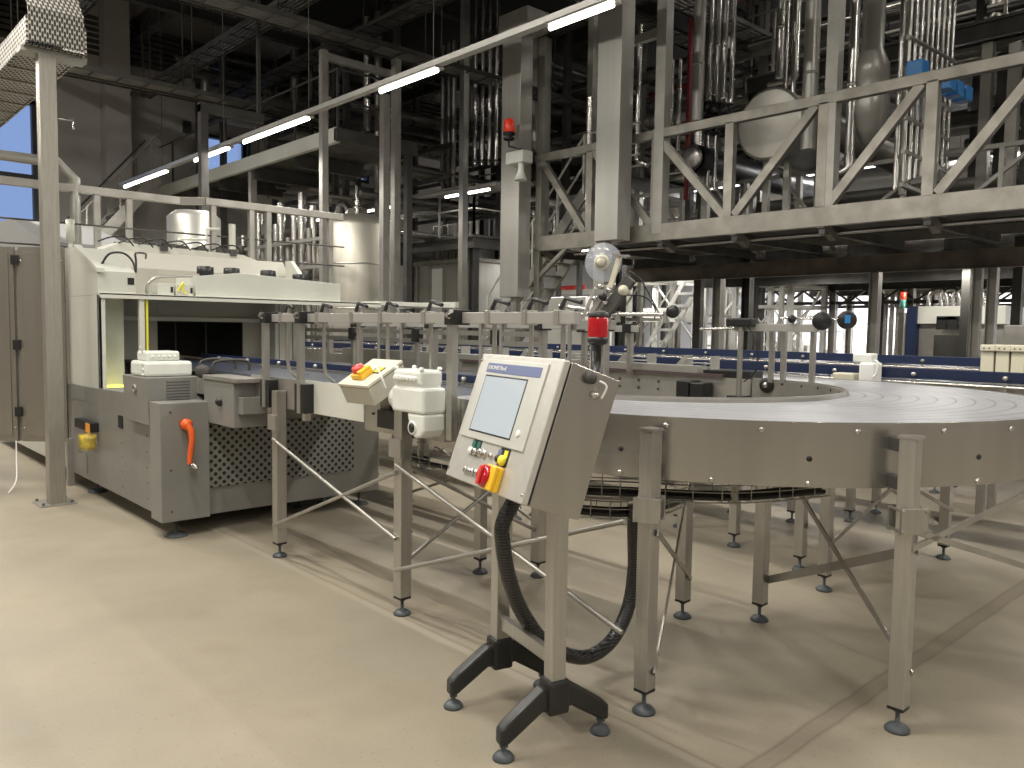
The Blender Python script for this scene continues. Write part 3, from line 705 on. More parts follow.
# ============================================================ WHITE GEARED MOTORS
def gear_motor(P, label, s=1.0):
    """white painted drive: ribbed head, box gearbox, hollow shaft housing below"""
    t = thing('gear_motor', label, 'motor', P)
    # local frame: a = image-right along the conveyor (-y), b = across (+x)
    a, b_, z = V((0, -1, 0))*s, V((1, 0, 0))*s, V((0, 0, 1))*s
    R = lambda x, y, h: V(P)+a*x+b_*y+z*h
    def bx(x0, y0, z0, x1, y1, z1): return MB().obox(R(x0, y0, z0), a*(x1-x0), b_*(y1-y0), z*(z1-z0))
    gb = bx(-.14, -.09, .0, .20, .09, .16).build('gearbox', WHITEP, t, .014)
    hd_ = bx(-.13, -.085, .17, .17, .085, .27).build('inverter_box', WHITEP, t, .016)
    bx(-.12, -.075, .155, .16, .075, .175).build('gasket', WHITEPL, hd_)
    for i in range(4): MB().lathe([(.014, 0), (.014, .008), (.008, .01), (0, .01)], R(.0+.038*i, -.085, .215), -V(b_).normalized(), 12).build('blind_plug', WHITEP, hd_)
    for i in range(3): MB().lathe([(.015, 0), (.015, .012), (.008, .014), (0, .014)], R(-.09+.032*i, -.085, .215), -V(b_).normalized(), 12).build('blind_plug', WHITEP, hd_)
    for x in (-.115, .155):
        for y in (-.07, .07): MB().lathe([(.012, 0), (.012, .012), (0, .016)], R(x, y, .27), (0, 0, 1), 10).build('corner_screw', WHITEP, hd_)
    m = MB().lathe([(0, 0), (.075*s, 0), (.083*s, .006), (.083*s, .022), (.078*s, .03), (.078*s, .05), (0, .05)], R(-.13, 0, .075), -V(a).normalized(), 28)
    m.build('motor_flange', WHITEP, t)
    m = MB()
    for i in range(10):
        an = 2*PI*i/10; m.lathe([(.009, 0), (.009, .008), (0, .01)], R(-.13, .07*math.cos(an), .075+.07*math.sin(an))-V(a).normalized()*.028, -V(a).normalized(), 8)
    m.build('bolt', WHITEP, t)
    poly = [R(.02, 0, 0), R(.20, 0, 0), R(.20, 0, -.10), R(.165, 0, -.145), R(.11, 0, -.155), R(.065, 0, -.13), R(.045, 0, -.08)]
    MB().prism([p-b_*.085 for p in poly], b_*.17).build('shaft_housing', WHITEP, t, .012)
    MB().lathe([(.042*s, 0), (.042*s, .006), (.03*s, .007), (.03*s, .0), (0, .0)], R(.085, -.084, -.09), -V(b_).normalized(), 22).build('shaft_collar', WHITEP, t)
    MB().lathe([(.03*s, 0), (.03*s, .008), (0, .008)], R(.085, -.084, -.09), -V(b_).normalized(), 20).build('hollow_shaft', BLACK, t)
    return t
gm = gear_motor((2.38, 3.30, 1.125), 'white painted geared motor beside the slanted switch box', .80)
MB().tube(smooth_path([V((2.30, 3.55, 1.33)), V((2.28, 3.50, 1.34)), V((2.27, 3.44, 1.29)), V((2.28, 3.42, 1.24))]), .005, 6).build('cable', WHITEPL, gm)
MB().box(2.44, 3.14, .98, 2.50, 3.40, 1.12).build('torque_arm', STEELD, gm)
bk = MB().box(2.42, 3.50, 1.00, 2.50, 3.72, 1.10)
solo('black_motor_clamp', bk, BLACK, 'black clamp block on the conveyor side left of the white geared motor', 'clamp block', bev=.006)
pf = thing('shaft_drive', 'dark shaft coupling between the white geared motor and the control panel', 'shaft coupling', (2.5, 2.95, .95))
MB().lathe([(0, 0), (.05, 0), (.05, .03), (.035, .03), (.035, .08), (.055, .08), (.055, .11), (0, .11)], (2.46, 2.92, 1.10), (-.2, -.98, 0), 18).build('coupling', DARKST, pf)
MB().lathe([(0, 0), (.03, 0), (.03, .12), (0, .12)], (2.46, 2.98, 1.02), (-.2, -.98, 0), 14).build('flange', PIPE, pf)
MB().box(2.40, 2.74, .88, 2.48, 3.2, .90).build('support_plate', STEEL, pf)
# far end wrapped unit
gt = thing('white_plastic_canister', 'white plastic canister and lid standing at the far edge of the curved belt', 'canister', (6.3, 2.75, 1.18))
q0 = oX(857, 380, 6.25); q1 = oX(876, 380, 6.25)
MB().box(6.2, q1.y, 1.17, 6.36, q0.y-.03, 1.33).build('canister_body', WHITEPL, gt, .015)
MB().box(6.22, q1.y+.03, 1.33, 6.34, q0.y+.03, 1.40).build('canister_top', WHITEP, gt, .012)
MB().tube(smooth_path([V((6.2, q1.y, 1.35)), V((6.2, q1.y-.03, 1.33)), V((6.2, q1.y-.02, 1.25)), V((6.2, q1.y, 1.22))]), .009, 6).build('handle', WHITEPL, gt)
solo('white_foam_block', MB().box(6.2, q0.y+.0, 1.17, 6.34, q0.y+.18, 1.24), CREAM, 'low cream block lying left of the white canister', 'block', bev=.01)
# ============================================================ GREY SHRINK-WRAP MACHINE
mc = thing('packaging_machine', 'large grey and cream tunnel machine with a canopy, cranks and a perforated guard', 'packaging machine', (2.9, 7.2, 0))
lb = MB().prism([(2.05, 5.95, .13), (2.05, 8.6, .13), (2.05, 8.6, .96), (2.05, 6.75, 1.0), (2.05, 6.35, .92), (2.05, 5.95, .86)], (1.78, 0, 0)).build('lower_housing', MGREY, mc, .004)
MB().prism([(1.99, 5.83, .125), (2.34, 5.83, .125), (2.34, 5.83, .985), (1.99, 5.83, .985)], (0, .22, 0)).build('crank_column', MGREY, mc, .004)
MB().box(2.34, 5.90, .125, 3.86, 5.96, .88).build('front_panel', MGREY, mc, .003)
MB().box(2.36, 5.885, .33, 3.60, 5.90, .80).build('perforated_guard', MGREYP, mc)
# screws and rivets on the side
m_ = MB()
for y in (6.05, 6.12, 6.3, 6.9, 7.4, 8.0):
    for z in (.22, .34, .46, .58, .70, .80): 
        if (y*10+z*100) % 3 > .6: m_.lathe([(.007, 0), (.006, .003), (0, .003)], (2.05, y, z), (-1, 0, 0), 7)
for z in (.2, .5, .92): m_.lathe([(.008, 0), (.007, .003), (0, .003)], (2.06, 5.83, z), (0, -1, 0), 7)
m_.build('rivet', DARKST, mc)
MB().box(2.044, 6.86, .70, 2.05, 6.97, .80).build('keyhole_recess', VOIDM, mc)
MB().tube([(2.03, 6.12, .36), (2.03, 6.12, .47)], .013, 8).build('sight_glass', OIL, mc)
MB().box(2.045, 7.9, .84, 2.05, 8.3, .95).build('hatch', MGREY, mc, .003)
MB().box(2.045, 7.9, .18, 2.05, 8.25, .36).build('hatch', MGREY, mc, .003)
# crank
cr = MB().lathe([(0, 0), (.04, 0), (.04, .05), (.02, .055), (.02, .06), (0, .06)], (2.16, 5.83, .83), (0, -1, 0), 20)
cr.tube([(2.16, 5.79, .83), (2.18, 5.765, .79), (2.185, 5.76, .72), (2.17, 5.76, .62), (2.165, 5.76, .545)], .02, 8, True, [.028, .024, .021, .02, .016])
cr = cr.build('crank_handle', ORANGE, mc)
MB().lathe([(0, 0), (.015, 0), (.02, .03), (.012, .065), (0, .07)], (2.17, 5.755, .545), (.5, -.75, -.35), 12).build('grip', PIPE, cr)
MB().lathe([(.014, 0), (.014, .004), (0, .004)], (2.16, 5.77, .83), (0, -1, 0), 8).build('hub_nut', DARKST, cr)
# oil cup
oc = MB().box(1.98, 7.52, .60, 2.05, 8.02, .685).build('oil_dispenser', BLACK, mc, .008)
ya = (oX(92, 440, 2.0)).y
MB().lathe([(0, 0), (.055, 0), (.065, .03), (.068, .09), (.066, .13), (0, .13)], (1.965, ya, .45), n=20).build('oil_jar', OIL, oc)
MB().lathe([(.070, .0), (.078, .02), (.078, .16), (.05, .175)], (1.965, ya, .425), n=20).build('clear_jar', GLASSY, oc)
MB().box(1.965, ya-.06, .60, 1.97, ya+.06, .68).build('warning_label', mat('label_orange', (.85, .35, .03), .4), oc)
# motor casing with louvres and the wrapped motor on top
mcase = MB().prism([(2.0, 6.10, .80), (2.36, 6.10, .94), (2.36, 6.10, 1.155), (1.98, 6.10, 1.155)], (0, .52, 0)).build('motor_casing', MGREY, mc, .006)
MB().box(2.13, 6.095, .98, 2.30, 6.10, 1.13).build('louvre', MSLOT, mcase)
MB().lathe([(.035, 0), (.035, .012), (.02, .012), (.02, .0)], (1.985, 6.35, 1.06), (-1, 0, 0), 16).build('round_boss', MGREY, mcase)
# discharge housing of the machine around the belt start
dh = MB().box(2.33, 5.38, .83, 2.64, 5.90, 1.15).build('discharge_housing', MGREY, mc, .004)
MB().box(2.36, 5.30, .93, 2.60, 5.38, 1.05).build('cover_box', MGREY, dh, .004)
MB().lathe([(.03, 0), (.03, .02), (.015, .02), (.015, .035), (0, .035)], (2.33, 5.60, 1.0), (-1, 0, 0), 16).build('rotary_switch', BLACK, dh)
MB().box(2.32, 5.3, 1.15, 2.62, 5.9, 1.18).build('top_plate', STEELD, dh, .003)
for y in (6.25, 6.0):
    MB().tube(smooth_path([V((2.45, y, 1.15)), V((2.45, y, 1.26)), V((2.6, y, 1.28)), V((2.72, y, 1.26)), V((2.72, y, 1.16))]), .012, 7).build('guard_hoop', DARKST, mc)
MB().lathe([(0, 0), (.05, 0), (.05, .05), (.02, .06), (0, .06)], (2.36, 5.98, 1.20), (-.6, -.8, 0), 16).build('adjusting_knob', DARKST, mc)
for x, y in ((2.12, 5.92), (2.14, 7.93), (3.72, 6.0), (3.72, 8.0)): levelling_foot(x, y, .14, mc, .085)
# white base of the rear part
MB().prism([(2.06, 8.35, .13), (2.06, 12.0, .13), (2.06, 12.0, .42), (2.06, 8.35, .42)], (1.7, 0, 0)).build('rear_base', MLIGHT, mc, .004)
# upper housing: back block, two cheeks with sloped tops, canopy
mb = MB().box(2.10, 8.42, .96, 2.86, 12, 2.10).box(3.76, 8.42, .96, 4.30, 12, 2.10).box(2.86, 8.42, 1.58, 3.76, 12, 2.10)
mb.prism([(2.10, 8.42, 2.10), (2.10, 12, 2.10), (2.10, 12, 2.27), (2.10, 8.55, 2.27)], (2.20, 0, 0))
ub = mb.build('upper_housing', mat('upper_housing_beige', (.42, .405, .35), .5), mc, .003)
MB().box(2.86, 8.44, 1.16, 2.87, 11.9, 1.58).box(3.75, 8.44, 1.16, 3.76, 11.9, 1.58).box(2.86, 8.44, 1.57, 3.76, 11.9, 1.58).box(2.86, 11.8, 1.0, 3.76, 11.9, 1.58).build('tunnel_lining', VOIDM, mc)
for x in (3.1, 3.42): MB().box(x, 8.6, 1.2, x+.012, 8.61, 1.57).build('curtain_strip', DARKST, mc)
MB().box(2.10, 8.36, 1.58, 4.02, 8.42, 1.62).build('lintel', MSHEET, mc)
# left cheek: closed above, recessed work-light bay below
ck = MB().prism([(2.06, 7.5, 1.79), (2.06, 8.45, 1.79), (2.06, 8.45, 2.24), (2.06, 8.15, 2.24), (2.06, 7.5, 2.0)], (.31, 0, 0))
ck = ck.build('cheek_panel', MLIGHT, mc, .004)
MB().box(2.06, 7.5, .97, 2.085, 8.45, 1.79).box(2.06, 7.5, .97, 2.115, 7.54, 1.79).build('side_sheet', MLIGHT, mc, .003)
MB().box(2.085, 7.86, .97, 2.37, 7.9, 1.79).build('bay_panel', MLIGHT, mc)
MB().box(2.12, 7.58, .972, 2.35, 7.86, .985).build('work_light', GLOW, mc)
MB().box(2.085, 7.52, .955, 2.37, 7.9, .97).build('bay_shelf', MGREY, mc)
MB().box(2.395, 7.5, 1.0, 2.44, 7.545, 1.79).build('canopy_post', MSHEET, mc, .003)
MB().tube([(2.465, 7.52, 1.78), (2.465, 7.52, 1.15)], .012, 6).build('cable', YELB, mc)
MB().box(2.30, 7.497, 2.02-.13, 2.355, 7.50, 2.02-.07).build('label_plate', BLACK, ck)
MB().prism([(2.045, 8.17, 2.265), (2.045, 7.47, 2.02), (2.045, 7.47, 1.985), (2.045, 8.17, 2.23)], (.06, 0, 0)).build('sloped_edge', MSHEET, mc)
# right cheek
mb = MB().box(3.98, 8.1, 1.0, 4.30, 8.42, 1.80).prism([(4.26, 8.42, 1.8), (4.26, 8.42, 2.27), (4.26, 8.30, 2.27), (4.26, 7.75, 1.84), (4.26, 7.75, 1.8)], (.05, 0, 0))
mb.build('cheek_panel', MLIGHT, mc, .003)
m_ = MB()
for k in range(3): m_.box(4.02+.08*k, 8.09, 1.02, 4.025+.08*k, 8.10, 1.78)
m_.build('panel_seam', MGREY, mc)
# canopy sheet, light box and its fittings
MB().box(2.07, 7.48, 1.795, 4.92, 8.42, 1.812).box(2.07, 7.48, 1.765, 4.92, 7.495, 1.81).build('canopy', MSHEET, mc, .002)
MB().box(4.92, 7.5, 1.79, 5.9, 8.3, 1.835).build('canopy_extension', MSHEET, mc, .002)
hb = MB().prism([(2.92, 7.56, 1.812), (4.46, 7.56, 1.812), (4.46, 7.56, 2.0), (3.35, 7.56, 2.055), (2.92, 7.56, 2.0)], (0, .5, 0)).build('light_box', MLIGHT, mc, .004)
for x in (3.06, 3.32, 3.70, 4.05):
    MB().lathe([(.075, -.03), (.078, .01), (.075, .06), (.06, .066), (0, .066)], (x, 7.68, 2.04 if x < 3.9 else 2.02), n=18).build('black_knob', BLACK, hb)
m_ = MB()
for x0, x1 in ((2.58, 2.72), (2.74, 2.90)): m_.box(x0, 7.56, 1.812, x1, 7.72, 1.92)
m_ = m_.build('junction_box', MLIGHT, mc, .004)
MB().box(2.69, 7.555, 1.84, 2.71, 7.56, 1.89).box(2.87, 7.555, 1.84, 2.89, 7.56, 1.89).build('cable_socket', BLACK, m_)
MB().tube(smooth_path([V((2.75, 7.545, 1.85)), V((2.77, 7.53, 1.90)), V((2.8, 7.54, 1.93)), V((2.79, 7.53, 1.87)), V((2.83, 7.54, 1.83))]), .008, 6).build('cable', YELB, m_)
MB().tube(smooth_path([V((2.50, 7.6, 1.81)), V((2.50, 7.6, 1.90)), V((2.58, 7.6, 1.97)), V((2.75, 7.62, 1.99)), V((2.95, 7.65, 2.01)), V((3.1, 7.7, 2.05))]), .014, 8).build('cable_conduit', GUSSET, mc)
for p_ in ([(2.15, 7.7, 2.07), (2.2, 7.65, 2.16), (2.3, 7.6, 2.17), (2.36, 7.55, 2.1), (2.37, 7.5, 2.0)], [(2.37, 7.5, 2.0), (2.39, 7.55, 2.1), (2.5, 7.9, 2.2), (2.65, 8.1, 2.22), (2.75, 8.4, 2.2)]):
    MB().tube(smooth_path([V(q) for q in p_]), .010, 7).build('cable', BLACK, mc)
# roof of the machine: valve cluster and pale cover sheets
MB().prism([(2.4, 8.7, 2.27), (4.1, 8.7, 2.27), (3.9, 8.7, 2.33), (2.6, 8.7, 2.37)], (0, .7, 0)).build('roof_cover', MSHEET, mc, .004)
random.seed(3); m_ = MB()
for i in range(16):
    x = 2.6+random.random()*1.3; y = 8.65+random.random()*.3; z = 2.36
    MB().box(x, y, z-.05, x+.07, y+.05, z+.02+random.random()*.03).build('valve_block', DARKST, mc)
m_ = MB()
for i in range(7):
    x = 2.7+i*.19; m_.tube(smooth_path([V((x, 8.6, 2.33)), V((x-.1, 8.55, 2.41)), V((x-.22, 8.6, 2.40)), V((x-.3, 8.7, 2.36))], 4), .008, 5)
m_.build('air_line', BLACK, mc)
m_ = MB()
m_.tube([(3.3, 9.0, 2.3), (3.3, 9.0, 2.48), (3.6, 9.0, 2.50), (3.6, 9.0, 2.62), (3.75, 9.0, 2.63)], .018, 6).tube([(3.9, 9.0, 2.3), (3.9, 9.0, 2.7)], .04, 8)
m_.build('vent_pipe', MSHEET, mc)
gm2 = thing('wrapped_motor', 'white plastic-wrapped motor lying on the grey motor casing of the machine', 'motor', (2.17, 6.3, 1.15))
MB().box(2.0, 6.16, 1.155, 2.35, 6.5, 1.27).build('motor_body', WHITEP, gm2, .022)
MB().box(2.03, 6.2, 1.27, 2.27, 6.44, 1.345).build('terminal_box', WHITEP, gm2, .018)
m_ = MB()
for i in range(5): m_.lathe([(.012, 0), (.012, .008), (0, .01)], (2.07+.04*i, 6.2, 1.305), (0, -1, 0), 8)
for z in (1.17, 1.21, 1.25): m_.lathe([(.01, 0), (.01, .01), (0, .01)], (2.0, 6.2, z), (-1, 0, 0), 8)
m_.tube([(2.0, 6.2, 1.33), (1.98, 6.18, 1.36), (1.97, 6.17, 1.38)], .006, 5)
m_.build('plug', WHITEP, gm2)
# ============================================================ OPEN CABINET DOORS at the far left, pole, duct
dv = V((-.736, .677, 0)); dn = V((-.677, -.736, 0))
c0 = V((2.03, 8.36, 0))
DOORM = mat('cabinet_door_steel', (.30, .28, .245), .34, .8, .12, 1.4, (3, 3, .25))
cab = thing('switch_cabinet', 'two brushed stainless cabinet doors standing open between the floor pole and the grey machine', 'cabinet', c0)
def cab_door(s0, s1, label):
    t = MB().obox(c0+dv*s0+V((0, 0, .42)), dv*(s1-s0), dn*-.03, (0, 0, 1.83)).build('door', DOORM, cab, .004); t['label'] = label
    MB().obox(c0+dv*(s0+.045)+V((0, 0, .47)), dv*(s1-s0-.09), dn*.008, (0, 0, 1.73)).build('raised_panel', DOORM, t, .003)
    m = MB()
    for z in (.55, 1.30, 2.12):
        for s in (s0+.02, s1-.02): m.lathe([(.009, 0), (.008, .004), (0, .004)], c0+dv*s+dn*.001+V((0, 0, z)), dn, 8)
    m.build('screw', PIPE, t)
    return t
d1 = cab_door(.03, .455, 'door behind the floor pole')
d2 = cab_door(.50, 1.1, 'door with black hinges')
MB().obox(c0+dv*.44+dn*-.12+V((0, 0, .42)), dv*.08, dn*.08, (0, 0, 1.80)).box(2.0, 8.36, 0, 2.055, 8.42, .45).build('door_frame', STEELD, cab)
for z in (.66, 1.29, 2.08): MB().obox(c0+dv*.445+dn*.004+V((0, 0, z)), dv*.065, dn*.022, (0, 0, .09)).build('hinge', BLACK, d2, .003)
MB().obox(c0+dv*.66+dn*.004+V((0, 0, .75)), dv*.012, dn*.01, (0, 0, .42)).build('door_slot', DARKST, d2)
cb = thing('white_cable', 'thin white cable hanging to the floor below the far left cabinet door', 'cable', (1.55, 8.75, 0))
MB().tube(smooth_path([V((1.64, 8.66, .43)), V((1.63, 8.62, .25)), V((1.6, 8.5, .08)), V((1.5, 8.3, .01))]), .006, 6).build('cable_strand', WHITEPL, cb)
solo('cabinet_lamp', MB().lathe([(.035, 0), (.035, .02), (.02, .03), (.02, .08), (.04, .09), (.04, .30), (0, .31)], (2.2, 8.9, 2.27), n=14), MSHEET, 'pale cylinder lamp standing up behind the cabinet door', 'lamp')
cover = solo('equipment_hood', MB().prism([(2.12, 9.6, 2.27), (2.12, 12.0, 2.27), (2.12, 12.0, 2.8), (2.12, 11.2, 2.78), (2.12, 9.6, 2.40)], (.9, 0, 0)), mat('hood_grey_blue', (.33, .33, .33), .5), 'grey sloped machine hood rising behind the cabinet doors at far left', 'machine hood')
po = thing('floor_pole', 'square steel pole bolted to the floor carrying the perforated duct', 'pole', (1.72, 7.65, 0))
MB().box(1.66, 7.53, 0, 1.785, 7.65, 3.74).build('pole_shaft', mat('pole_steel', (.34, .325, .28), .4, .6, .1, 5, (10, 10, 1)), po, .004)
MB().box(1.58, 7.50, 0, 1.86, 7.79, .012).build('base_plate', STEELD, po)
MB().box(1.54, 7.56, 3.74, 2.03, 7.72, 3.78).build('cross_arm', GALV, po)
m_ = MB()
for x in (1.61, 1.83):
    for y in (7.53, 7.76): m_.lathe([(.012, 0), (.012, .02), (0, .02)], (x, y, .012), (0, 0, 1), 6)
m_.build('anchor_bolt', DARKST, po)
MB().tube([(1.79, 7.6, 3.25), (1.92, 7.6, 3.25), (1.92, 7.6, 3.27), (1.92, 7.6, 3.18)], .008, 6).build('hook', PIPE, po)
du = thing('perforated_duct', 'perforated steel cable duct resting on the floor pole at top left', 'cable duct', (1.78, 9, 3.78))
MB().box(1.57, 7.50, 3.78, 1.98, 16, 3.79).build('bottom_plate', TRAYM, du)
MB().box(1.57, 7.44, 3.79, 1.98, 7.45, 4.05).build('end_plate', TRAYF, du, .002)
MB().prism([(1.57, 7.44, 4.05), (1.57, 7.44, 4.06), (1.57, 7.8, 4.5), (1.57, 7.8, 4.49)], (.41, 0, 0)).build('top_plate', TRAYF, du)
MB().box(1.555, 7.44, 3.77, 1.57, 16, 3.98).box(1.98, 7.44, 3.77, 1.995, 16, 3.98).build('side_wall', TRAYS, du)
for k in range(18): MB().box(1.55, 7.8+k*.45, 3.765, 2.0, 7.83+k*.45, 3.778).build('stiffener', GALV, du)
# rectangular pipe frame behind the pole and the cable rail over the machine
fz = oY(60, 163, 9.3).z; fx = oY(75, 200, 9.3).x
solo('tube_portal', MB().tube([V((-.5, 9.3, 0)), V((-.5, 9.3, fz)), V((fx-.14, 9.3, fz)), V((fx, 9.3, fz-.14)), V((fx, 9.3, 2.28))], .055, 4), GALV, 'beige square tube portal crossing behind the floor pole', 'frame')
cr_ = thing('cable_rail', 'long square cable rail on short posts above the grey machine', 'cable rail', (3, 9.3, 0))
R0, R1 = oY(0, 181, 9.3), oY(180, 200, 9.3)
R2 = g(206, 195, R1.z); R3 = oY(222, 203, 9.1); R4 = oY(342, 219, 9.1)
zt = (R0.z+R1.z)/2
m_ = MB().beam((R0.x-1, 9.3, zt), (R1.x, 9.3, zt), .08, .08).beam((R1.x, 9.3, zt), (R1.x+.22, 9.1, zt), .08, .08).beam((R1.x+.2, 9.1, zt), (R4.x, 9.1, zt), .08, .08)
m_.build('square_rail', STEELD, cr_, .004)
m_ = MB()
for k in range(0): m_.box(R0.x+k*.07, 9.245, zt+.01, R0.x+k*.07+.02, 9.25, zt+.03)

for px, yb in ((97, 9.3), (129, 9.3), (213, 9.1), (251, 9.1), (268, 9.1), (330, 9.1)):
    q = oY(px, 220, yb); MB().box(q.x-.03, yb-.03, 2.27 if q.x < 4.2 else 0, q.x+.03, yb+.03, zt-.04).build('post', STEELD, cr_, .003)
for k, z in enumerate((zt-.38, zt-.62)): MB().cyl((R0.x-1, 9.2, z), (R4.x, 9.05, z), .010, 6).build('stay_wire', DARKST, cr_)
# ============================================================ STEEL BRIDGE WITH PIPEWORK
TX = 9.72
br = thing('truss_bridge', 'long beige steel truss bridge with diagonal braces crossing above the conveyors', 'bridge', (TX, 6, 2.85))
MB().beam((TX, .6, 3.01), (TX, 9.98, 3.01), .10, .25).build('bottom_chord', TRUSSM, br, .005)
MB().beam((TX, .6, 4.45), (TX, 10.0, 4.45), .10, .13).build('top_rail', TRUSSM, br, .005)
ys = [9.9, 8.75, 7.45, 6.2, 4.87, 3.6, 2.45, 1.2]
for y in ys: MB().box(TX-.05, y-.065, 3.12, TX+.05, y+.065, 4.41).build('post', TRUSSM, br, .004)
dg_ = [(9.85, 4.40, 8.85, 3.14), (8.70, 4.40, 7.52, 3.14), (7.42, 4.40, 6.25, 3.14), (6.1, 3.14, 4.98, 4.40), (4.78, 3.14, 3.72, 4.40), (3.5, 3.14, 2.5, 4.40), (2.35, 3.14, 1.3, 4.4)]
for y0, z0, y1, z1 in dg_: MB().beam((TX, y0, z0), (TX, y1, z1), .115, .085, (1, 0, 0)).build('diagonal', TRUSSM, br, .004)
MB().beam((12.2, .6, 3.02), (12.2, 9.98, 3.02), .10, .22).build('bottom_chord', TRUSSM, br)
MB().beam((12.2, .6, 4.1), (12.2, 9.98, 4.1), .06, .06).build('hand_rail', GALV, br)
for y in ys: MB().box(12.16, y-.03, 3.1, 12.24, y+.03, 4.1).build('post', GALV, br)
for y0, z0, y1, z1 in dg_[:6:1]: MB().beam((12.2, y0-.4, z0), (12.2, y1-.4, z1*.9), .05, .06, (1, 0, 0)).build('diagonal', GALV, br)
MB().box(TX+.06, .6, 3.05, 12.15, 9.95, 3.07).build('walkway_grating', DARKST, br)
for y in [9.9]+[8.6-1.25*k for k in range(7)]:
    MB().beam((TX+.0, y, 2.86), (12.2, y, 2.86), .08, .12).build('cross_member', DARKST, br)
    MB().beam((TX-.02, y, 2.92), (TX+.32, y, 2.78), .09, .10).build('bracket', TRUSSM, br)
MB().tube([(TX+.35, 1, 2.84), (TX+.35, 9.4, 2.84)], .03, 6).build('under_pipe', PIPE, br)
# leg frame at the bridge's left end
MB().box(TX-.05, 9.86, 0, TX+.05, 9.98, 2.91).beam((TX, 9.9, 2.45), (TX, 9.25, 2.9), .07, .07).build('end_leg', TRUSSM, br, .004)
# platform behind the bridge
pf_ = thing('service_platform', 'dark underside of the steel platform behind the truss bridge', 'platform', (16, 5, 2.7))
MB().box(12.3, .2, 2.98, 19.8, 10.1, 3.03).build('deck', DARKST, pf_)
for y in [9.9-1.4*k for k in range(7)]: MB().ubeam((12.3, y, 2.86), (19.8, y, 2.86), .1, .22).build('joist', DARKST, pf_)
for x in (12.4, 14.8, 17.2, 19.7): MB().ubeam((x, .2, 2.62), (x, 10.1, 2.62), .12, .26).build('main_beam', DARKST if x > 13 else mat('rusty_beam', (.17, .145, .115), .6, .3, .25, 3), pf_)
m_ = MB(); y = .2
for X in (17.2, 19.7):
    y = .2
    while y < 10: m_.beam((X, y, 2.25), (X, y+.35, 2.5), .04).beam((X, y+.7, 2.25), (X, y+.35, 2.5), .04); y += .7
    m_.beam((X, .2, 2.22), (X, 10.1, 2.22), .07)
m_.build('lattice_girder', DARKST, pf_)
for px, X, wd, nm in ((718, 12.4, .16, 0), (678, 14.8, .09, 1), (729, 17.2, .10, 1), (781, 14.8, .08, 0), (833, 17.2, .14, 1), (850, 19.7, .14, 1), (874, 12.4, .14, 0), (910, 17.2, .14, 1), (976, 12.4, .11, 0), (991, 12.4, .12, 0), (1018, 17.2, .12, 0)):
    q = oX(px, 320, X); MB().ubeam((q.x, q.y, 0), (q.x, q.y, 2.5), wd, wd, .012, (0, 1, 0)).build('support_post', GALV if nm == 0 else STEELD, pf_)
# tall columns
def column(name, label, X, px0, px1, py, z0, z1, dpt, m, cat='column', base=True):
    a, b = oX(px0, py, X), oX(px1, py, X); y0, y1 = sorted((a.y, b.y))
    t = MB().box(X, y0, z0, X+dpt, y1, z1)
    if base and z0 == 0: t.box(X-.06, y0-.06, 0, X+dpt+.06, y1+.06, .02)
    return solo(name, t, m, label, cat)
# clad columns (face towards -x, side towards -y)
def clad(label, X, ya, yb, dpt, z0, z1):
    t = thing('clad_column', label, 'column', (X+dpt/2, (ya+yb)/2, z0))
    MB().box(X, ya, z0, X+dpt, yb, z1).build('cladding', CLAD, t, .006)
    m = MB()
    for k in range(1, int((z1-z0)/1.7)+1): m.box(X-.002, ya-.002, z0+1.7*k, X+dpt+.002, yb+.002, z0+1.7*k+.006)
    m.build('sheet_joint', STEELD, t)
    return t
a, b = oX(500, 250, 9.3), oX(518, 250, 9.3)
c1 = clad('wide clad column left of the bridge, carrying the red beacon', 9.3, b.y, a.y, .28, oX(510, 297, 9.3).z, oX(510, 34, 9.3).z)
MB().box(9.42, (a.y+b.y)/2-.06, 0, 9.54, (a.y+b.y)/2+.06, oX(510, 297, 9.3).z+.1).build('lower_post', STEELD, c1)
a, b = oX(596, 150, 9.25), oX(619, 150, 9.25)
c2 = clad('wide clad column in front of the bridge rails', 9.25, b.y, a.y, .3, 2.9, ZC-1.2)
MB().box(9.3, (a.y+b.y)/2+.05, 0, 9.45, (a.y+b.y)/2+.27, 2.9).build('lower_post', GALV, c2)
p = oX(513, 34, 9.3)
solo('junction_beam', MB().box(9.2, p.y-.45, p.z, 9.7, p.y+.25, p.z+.32), GALV, 'pale box beam above the clad column with the red beacon', 'beam')
for i, (px, py0, py1, X, wd, m, lab) in enumerate((
    (324, 50, 330, 7.0, .115, STEELD, 'tall dark post with a top arm, right of the mezzanine end'),
    (384, 95, 330, 8.0, .13, STEELD, 'tall steel post right of the steel tank'),
    (395, 60, 330, 8.3, .13, STEELD, 'tall steel post, right one of the pair beside the tank'),
    (462, 18, 330, 10.0, .13, STEEL, 'tall slim post midway between tank and clad column'),
    (542, 40, 240, 9.85, .16, GALV, 'tall post at the left end of the truss bridge'),
    (589, 10, 240, 10.4, .12, GALV, 'tall post close behind the clad column at the bridge'),
    (660, 0, 222, 9.75, .17, GALV, 'tall post rising through the bridge left of the thick vertical pipes'),
    (829, 0, 203, 9.75, .15, GALV, 'tall post rising through the bridge right of the round vessel'))):
    q0, q1 = oX(px, py1, X), oX(px, py0, X)
    zt_ = ZC-1 if py0 < 20 else q1.z
    zb_ = 3.0 if py1 < 300 and i in (4, 5, 6, 7) else 0
    t = MB().box(X-wd/2, q0.y-wd/2, zb_, X+wd/2, q0.y+wd/2, zt_)
    if i == 0: t.beam((X, q0.y, zt_-.1), (X+1.5, q0.y, zt_-.1), .10, .12)
    if zb_ == 0: t.box(X-wd, q0.y-wd, 0, X+wd, q0.y+wd, .02)
    solo('steel_post', t, m, lab, 'post')
